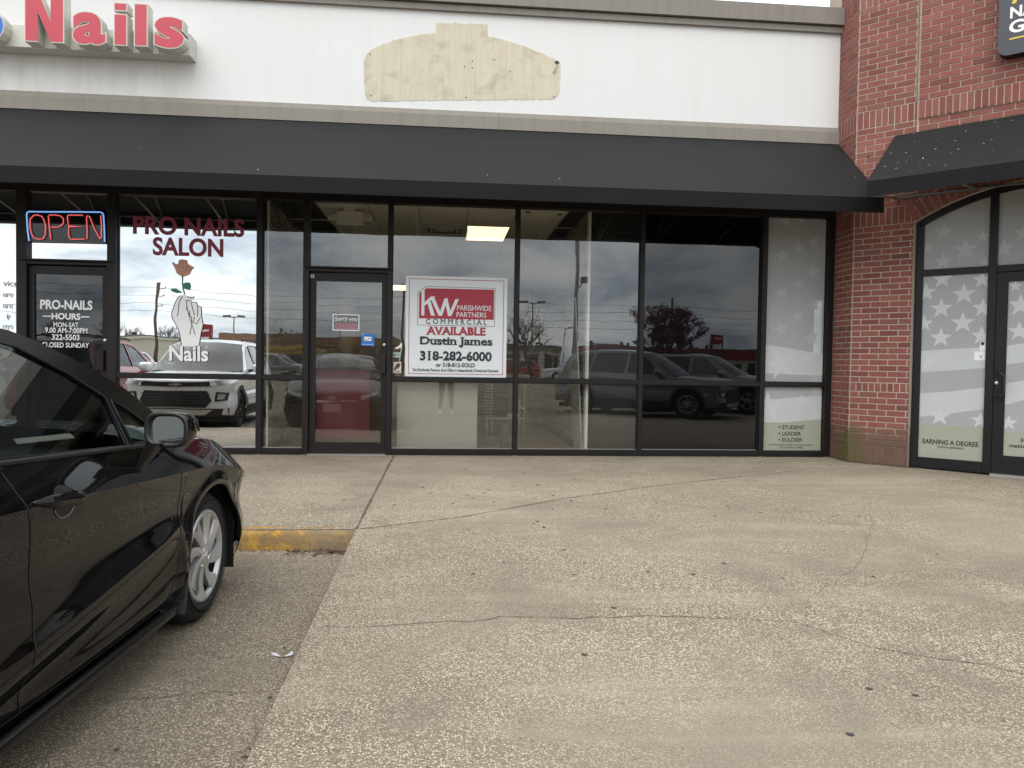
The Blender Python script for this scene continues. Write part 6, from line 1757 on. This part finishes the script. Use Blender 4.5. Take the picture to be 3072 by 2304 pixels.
# traffic signal
r_ = empty('traffic_signal', (18.5, -56, LOT), 'traffic signal mast arm with hanging signal heads', 'traffic signal')
q = MB(); q.tube([(0, 0, 0), (0, 0, 3.1)], .10, M_STEEL, 8); q.tube([(0, 0, 2.95), (-6.2, 0, 3.15)], .05, M_STEEL, 6); q.build('mast', r_)
for x in (-2.4, -3.1, -5.6):
    q = MB(); q.box(W3, x - .14, x + .14, -.12, .12, 2.55, 3.4, M_BLACK); q.build('signal_head', r_)
    for z, m in ((3.22, M_LENSR), (2.97, M_LENSA), (2.72, M_WINF)):
        q = MB(); q.lathe([(.09, .125), (.09, .16), (0, .15)], frame((x, 0, z), (-1, 0, 0), (0, 0, 1)), m, 10); q.build('lens', r_)

# ------------------------------------------------------------------ trees
M_BARK = pbr('bark', (.050, .040, .034), .9, var=.3, vscale=6)
M_BLOOM = pbr('purple_blossom', (.20, .055, .105), .8, var=.3, vscale=3)
M_HEDGE = pbr('winter_scrub', (.085, .075, .05), .9, var=.35, vscale=1.2)
def tree(x, y, h, spread, label, seed, bloom=False, depth=5, r0=.16, trunk=.25):
    rg = random.Random(seed); r_ = empty('redbud_tree' if bloom else 'bare_tree', (x, y, LOT), label, 'tree', 'trees across the lot')
    tr, br, bl = MB(), MB(), MB()
    def grow(p, d, L, rad, lev):
        n = 3; pts = [p]
        for i in range(n):
            d = (d + Vector((rg.uniform(-.2, .2), rg.uniform(-.2, .2), rg.uniform(-.05, .14)))).normalized(); p = p + d * L / n; pts.append(p)
        (tr if lev == 0 else br).tube(pts, rad, M_BARK, 6 if lev < 2 else 4, caps=False, r1=rad * .62)
        if bloom and lev >= 2:
            for _ in range(9 if lev > 3 else 5):
                c = pts[rg.randrange(1, n + 1)] + Vector((rg.uniform(-.1, .1), rg.uniform(-.1, .1), rg.uniform(-.1, .1))); s_ = rg.uniform(.025, .055)
                a = Vector((rg.uniform(-1, 1), rg.uniform(-1, 1), rg.uniform(-1, 1))).normalized(); b = a.orthogonal().normalized(); bl.face([c - a * s_, c + b * s_, c + a * s_, c - b * s_], M_BLOOM)
        if lev < depth:
            for k in range((3 if bloom else rg.choice((2, 3, 3))) if lev else 4):
                az = rg.uniform(0, 6.28); sp = rg.uniform(.45, .95) * spread
                nd = (d * .8 + Vector((math.cos(az) * sp, math.sin(az) * sp, rg.uniform(-.05, .45)))).normalized()
                grow(pts[-1] if rg.random() < .7 else pts[-2], nd, L * rg.uniform(.62, .85), rad * .58, lev + 1)
    grow(Vector((0, 0, -.05)), Vector((rg.uniform(-.1, .1), 0, 1)), h * trunk, r0, 0)
    tr.build('trunk', r_); br.build('crown', r_)
    if bloom: bl.build('blossom', r_)
tree(15.2, -41, 11.0, 1.3, 'purple flowering tree behind the parked suvs', 8, True, 6, .17, .17)
tree(5.2, -36, 6.4, .9, 'bare leafless tree right of the property sign', 12, False, 6, .15, .24)
tree(29, -70, 5.0, .8, 'small bare tree behind the red pylon sign', 22, False, 5, .12, .26)
for i, (x, y, h) in enumerate(((-46, -97, 8), (-42, -95, 7), (-38, -98, 7.4), (-34, -96, 6), (-50, -94, 8.2), (-29, -100, 6.2))):
    tree(x, y, h, .8, ('tallest bare tree', 'second bare tree', 'third bare tree', 'fourth bare tree', 'outermost bare tree', 'innermost bare tree')[i] + ' in the row behind the cream building', 40 + i, False, 6, .2, .26)
mb = MB(); rg = random.Random(77)
for _ in range(2600):
    x = rg.uniform(-110, 110); y = -104 + rg.uniform(-6, 6); h = 3.2 + 1.6 * math.sin(x * .21) + 1.0 * math.sin(x * .53 + 1)
    c = Vector((x, y, LOT + rg.uniform(0, h))); s_ = rg.uniform(.25, .6)
    a = Vector((rg.uniform(-1, 1), rg.uniform(-1, 1), rg.uniform(-1, 1))).normalized(); b = a.orthogonal().normalized(); mb.face([c - a * s_, c + b * s_ * .6, c + a * s_, c - b * s_ * .6], M_HEDGE)
tag(mb.build('far_scrub'), 'brown winter scrub along the far edge of the lot', 'scrub', kind='stuff')
# distant parked cars, simple but whole
M_PAINTS = [M_WHT, M_REDP2, M_GRYP, M_GRY2, M_WHT, M_BLKPAINT]
CF = Car(suv(name='distant_car', label='x', cat='car', paint=M_WHT, pillar=M_WHT, n=1))
base_far = None
FAR = [(-14.5, -24, 1.57, 'white distant car parked alone behind the white suv', M_WHT), (-7.6, -33, 0.2, 'dark distant car crossing the lot behind the door', M_GRYP), (3.5, -46, 3.1, 'red distant car below the bare tree', M_REDP2), (8.6, -50, 3.1, 'white distant car right of the bare tree', M_WHT), (-20, -47, 1.57, 'silver distant car left of the lamp post', M_GRY2)]
for x, y, a, lab, m in FAR:
    if base_far is None:
        o = CF.build((x, y, LOT), a); base_far = o
    else:
        o = copy_tree(base_far); o.location = (x, y, LOT); o.rotation_euler = (0, 0, a)
        for ch in [k for k in bpy.data.objects if k.parent == o]:
            for i, sl in enumerate(ch.material_slots):
                if sl.material == M_WHT:
                    sl.link = 'OBJECT'; sl.material = m
    tag(o, lab, 'car', 'distant parked cars')

# ------------------------------------------------------------------ the person taking the picture, seen mirrored in the glass
M_JEAN = pbr('dark_trousers', (.028, .030, .036), .8); M_SHIRT = pbr('dark_jacket', (.035, .035, .040), .8); M_SKIN = pbr('skin', (.42, .25, .18), .55); M_HAIR = pbr('brown_hair', (.035, .022, .015), .6); M_SHOE = pbr('white_trainers', (.66, .66, .65), .6); M_PHONE = pbr('phone', (.02, .02, .02), .2)
PX, PYY = 0.02, -9.33
per = empty('person', (PX, PYY, LOT), 'person in dark clothes and white shoes holding up a phone', 'person')
def skinmesh(name, pts, edges, m, root_i=0, parent=per, sub=2):
    me = bpy.data.meshes.new(name); me.from_pydata([p[:3] for p in pts], edges, []); o = link(name, me, parent)
    md = o.modifiers.new('skin', 'SKIN'); md.use_smooth_shade = True
    for v, p in zip(me.skin_vertices[0].data, pts): v.radius = (p[3], p[4] if len(p) > 4 else p[3])
    me.skin_vertices[0].data[root_i].use_root = True
    o.modifiers.new('sub', 'SUBSURF').levels = sub; o.modifiers['sub'].render_levels = sub
    me.materials.append(m); return o
body = [(0, 0, .93, .15, .11), (0, 0, 1.12, .135, .10), (0, .01, 1.30, .16, .11), (0, 0, 1.43, .10, .08), (0, .01, 1.50, .055),
        (.09, 0, .86, .09), (.115, .01, .50, .062), (.125, -.02, .12, .042), (-.09, 0, .86, .09), (-.125, .02, .50, .062), (-.15, 0, .12, .042),
        (.19, 0, 1.40, .055), (.25, .02, 1.17, .045), (.10, .20, 1.24, .034), (.06, .245, 1.27, .028), (-.19, 0, 1.40, .055), (-.25, .02, 1.17, .045), (-.11, .20, 1.24, .034), (-.07, .245, 1.27, .028)]
bed = [(0, 1), (1, 2), (2, 3), (3, 4), (0, 5), (5, 6), (6, 7), (0, 8), (8, 9), (9, 10), (3, 11), (11, 12), (12, 13), (13, 14), (3, 15), (15, 16), (16, 17), (17, 18)]
skinmesh('body', body, bed, M_JEAN)
q = MB(); hc = Vector((0, .03, 1.62))
rows = []
for i in range(13):
    t = math.pi * i / 12; rows.append([hc + Vector((.075 * math.sin(t) * math.cos(a), (.095 + .012 * math.sin(3 * t)) * math.sin(t) * math.sin(a), .115 * math.cos(t))) for a in [2 * math.pi * k / 18 for k in range(19)]])
q.grid(rows, M_SKIN, True); q.tube([hc + Vector((0, .09, .02)), hc + Vector((0, .112, -.018)), hc + Vector((0, .09, -.03))], .012, M_SKIN, 6)
for sx in (-.03, .03): q.lathe([(.008, 0), (.006, .004), (0, .005)], frame(hc + Vector((sx, .088, .01)), (-1, 0, 0), (0, 0, 1)), M_BLACK, 8)
q.box(W3, -.022, .022, .118, .122, 1.562, 1.568, M_PINK); q.build('head', per)
q = MB(); rows = []
for i in range(9):
    t = math.pi * .62 * i / 8; rows.append([hc + Vector((.086 * math.sin(t) * math.cos(a), -.012 + .104 * math.sin(t) * math.sin(a) * (1 if math.sin(a) < 0 else .62), .012 + .124 * math.cos(t))) for a in [2 * math.pi * k / 18 for k in range(19)]])
q.grid(rows, M_HAIR, True); q.build('hair', per)
for sx in (.128, -.152):
    q = MB(); rows = []
    for i, (yy, w_, hh) in enumerate(((-.09, .03, .05), (-.07, .04, .085), (0, .045, .09), (.08, .048, .062), (.15, .045, .045), (.18, .02, .03))):
        rows.append([(sx + w_ * math.cos(a), yy, max(0.002, hh * .5 + hh * .5 * math.sin(a))) for a in [2 * math.pi * k / 12 for k in range(13)]])
    q.grid(rows, M_SHOE, True, flip=True); q.face([rows[0][k] for k in range(12)], M_SHOE); q.face([rows[-1][k] for k in range(12)][::-1], M_SHOE); q.build('shoe', per)
for sg in (-1, 1):
    hp = Vector((sg * .072, .275, 1.275))
    pts = [(hp.x, hp.y - .035, hp.z, .022, .018), (hp.x - sg * .004, hp.y, hp.z, .026, .016)]; ed = [(0, 1)]
    for k in range(4):
        b0 = len(pts); oz = .03 - .02 * k; L_ = (.9, 1.0, .95, .75)[k]
        pts += [(hp.x + sg * .004, hp.y + .022, hp.z + oz, .0085), (hp.x - sg * .012, hp.y + .040 * L_, hp.z + oz * 1.05, .008), (hp.x - sg * .034 * L_, hp.y + .044, hp.z + oz * 1.05, .007)]; ed += [(1, b0), (b0, b0 + 1), (b0 + 1, b0 + 2)]
    b0 = len(pts); pts += [(hp.x - sg * .016, hp.y + .004, hp.z + .022, .010), (hp.x - sg * .034, hp.y + .012, hp.z + .036, .008)]; ed += [(1, b0), (b0, b0 + 1)]
    skinmesh('hand', pts, ed, M_SKIN, 1, sub=1)
q = MB(); q.box(W3, -.075, .075, .300, .308, 1.245, 1.320, M_PHONE)
o = q.build('phone', None, bevel=.003); o.location = (PX, PYY, LOT); tag(o, 'black phone held level in both hands of the person', 'phone')

# ================================================================== litter
rg = random.Random(9)
M_LIT = pbr('scrap_paper', (.62, .60, .66), .7, var=.1, vscale=30); M_LIT2 = pbr('scrap_print', (.36, .22, .38), .7)
q = MB(); sc0 = frame((-.69, -5.67, LOT), (1, .1, 0), (-.1, 1, 0))
def sc(x, y, z): return sc0(x * .68, y * .68, z * .7)
q.grid([[sc(-.075, .030, .012), sc(-.045, .012, .02), sc(-.012, -.022, .008), sc(.015, -.028, .004)], [sc(-.070, .020, .004), sc(-.05, -.004, .006), sc(-.02, -.036, .012), sc(.010, -.040, .012)]], M_LIT, True)
q.grid([[sc(.010, -.030, .006), sc(.045, -.018, .024), sc(.052, .012, .030), sc(.030, .030, .022)], [sc(.014, -.040, .012), sc(.062, -.026, .012), sc(.066, .010, .014), sc(.034, .042, .010)]], M_LIT, True)
q.grid([[sc(.012, .020, .004), sc(.030, .028, .026), sc(.05, .022, .030)], [sc(.018, .036, .006), sc(.034, .044, .022), sc(.054, .034, .022)]], M_LIT2, True)
tag(q.build('paper_scrap'), 'crumpled white and purple paper scrap beside the ramp edge', 'litter')
M_DL = pbr('dry_leaf', (.115, .058, .038), .9, var=.4, vscale=40)
q = MB()
for i in range(230):
    u = rg.random() ** 1.8; x = -.62 - u * .42 + rg.uniform(-.02, .0); y = -3.83 - abs(rg.gauss(0, .055)) - .02 * (1 - u)
    L_ = rg.uniform(.010, .034); a = rg.uniform(0, 6.28); c = Vector((x, y, LOT + rg.uniform(.003, .014))); d = Vector((math.cos(a), math.sin(a), rg.uniform(-.15, .15))); n_ = Vector((-d.y, d.x, rg.uniform(-.3, .3))) * rg.uniform(.10, .35)
    q.face([c - d * L_, c + n_ * L_, c + d * L_, c - n_ * L_], M_DL)
for i in range(120):
    x = rg.uniform(-1.9, -.7); y = -3.818 - abs(rg.gauss(0, .018)); L_ = rg.uniform(.006, .018); a = rg.uniform(0, 6.28); c = Vector((x, y, LOT + .004)); d = Vector((math.cos(a), math.sin(a), 0)); n_ = Vector((-d.y, d.x, 0)) * .3
    q.face([c - d * L_, c + n_ * L_, c + d * L_, c - n_ * L_], M_DL)
tag(q.build('dry_leaves'), 'small drift of dry brown leaves in the kerb corner', 'leaves', kind='stuff')
q = MB()
for i in range(240):
    s_ = rg.uniform(-.38, .75); p = (FB(s_, 0, .0) if s_ > 0 else FA(.42 + s_, 0, 0)); nrm = FB.n if s_ > 0 else FA.n
    c = p + nrm * (.01 + abs(rg.gauss(0, .02))) ; c.z = ramp_z(c.y) + rg.uniform(.003, .010); L_ = rg.uniform(.006, .018); a = rg.uniform(0, 6.28); d = Vector((math.cos(a), math.sin(a), rg.uniform(-.2, .2))); n_ = Vector((-d.y, d.x, .2)) * .35
    q.face([c - d * L_, c + n_ * L_, c + d * L_, c - n_ * L_], M_DL)
tag(q.build('leaf_litter'), 'dark crumbs of leaf litter along the foot of the brick pier', 'leaves', kind='stuff')

# grit and leaf crumbs gathered along the foot of the shop front
M_GRIT = pbr('dark_grit', (.075, .062, .048), .95, var=.4, vscale=60)
q = MB(); rg = random.Random(31)
for i in range(900):
    x = rg.uniform(-5.0, 4.8); y = -.018 - abs(rg.gauss(0, .03 + .03 * math.sin(x * 2.3) ** 2)); L_ = rg.uniform(.002, .008); a = rg.uniform(0, 6.28)
    c = Vector((x, y, ramp_z(y) + .003)); d = Vector((math.cos(a), math.sin(a), rg.uniform(-.1, .1))); n_ = Vector((-d.y, d.x, .1)) * rg.uniform(.3, .8)
    q.face([c - d * L_, c + n_ * L_, c + d * L_, c - n_ * L_], M_GRIT if i % 3 else M_DL)
for i in range(500):
    y = rg.uniform(-8, -3.85); x = JX - abs(rg.gauss(0, .03)); L_ = rg.uniform(.002, .007); a = rg.uniform(0, 6.28)
    c = Vector((x, y, LOT + .004)); d = Vector((math.cos(a), math.sin(a), 0)); n_ = Vector((-d.y, d.x, 0)) * .5
    q.face([c - d * L_, c + n_ * L_, c + d * L_, c - n_ * L_], M_GRIT)
tag(q.build('base_grit'), 'fine dark grit along the foot of the shop windows', 'grit', kind='stuff')
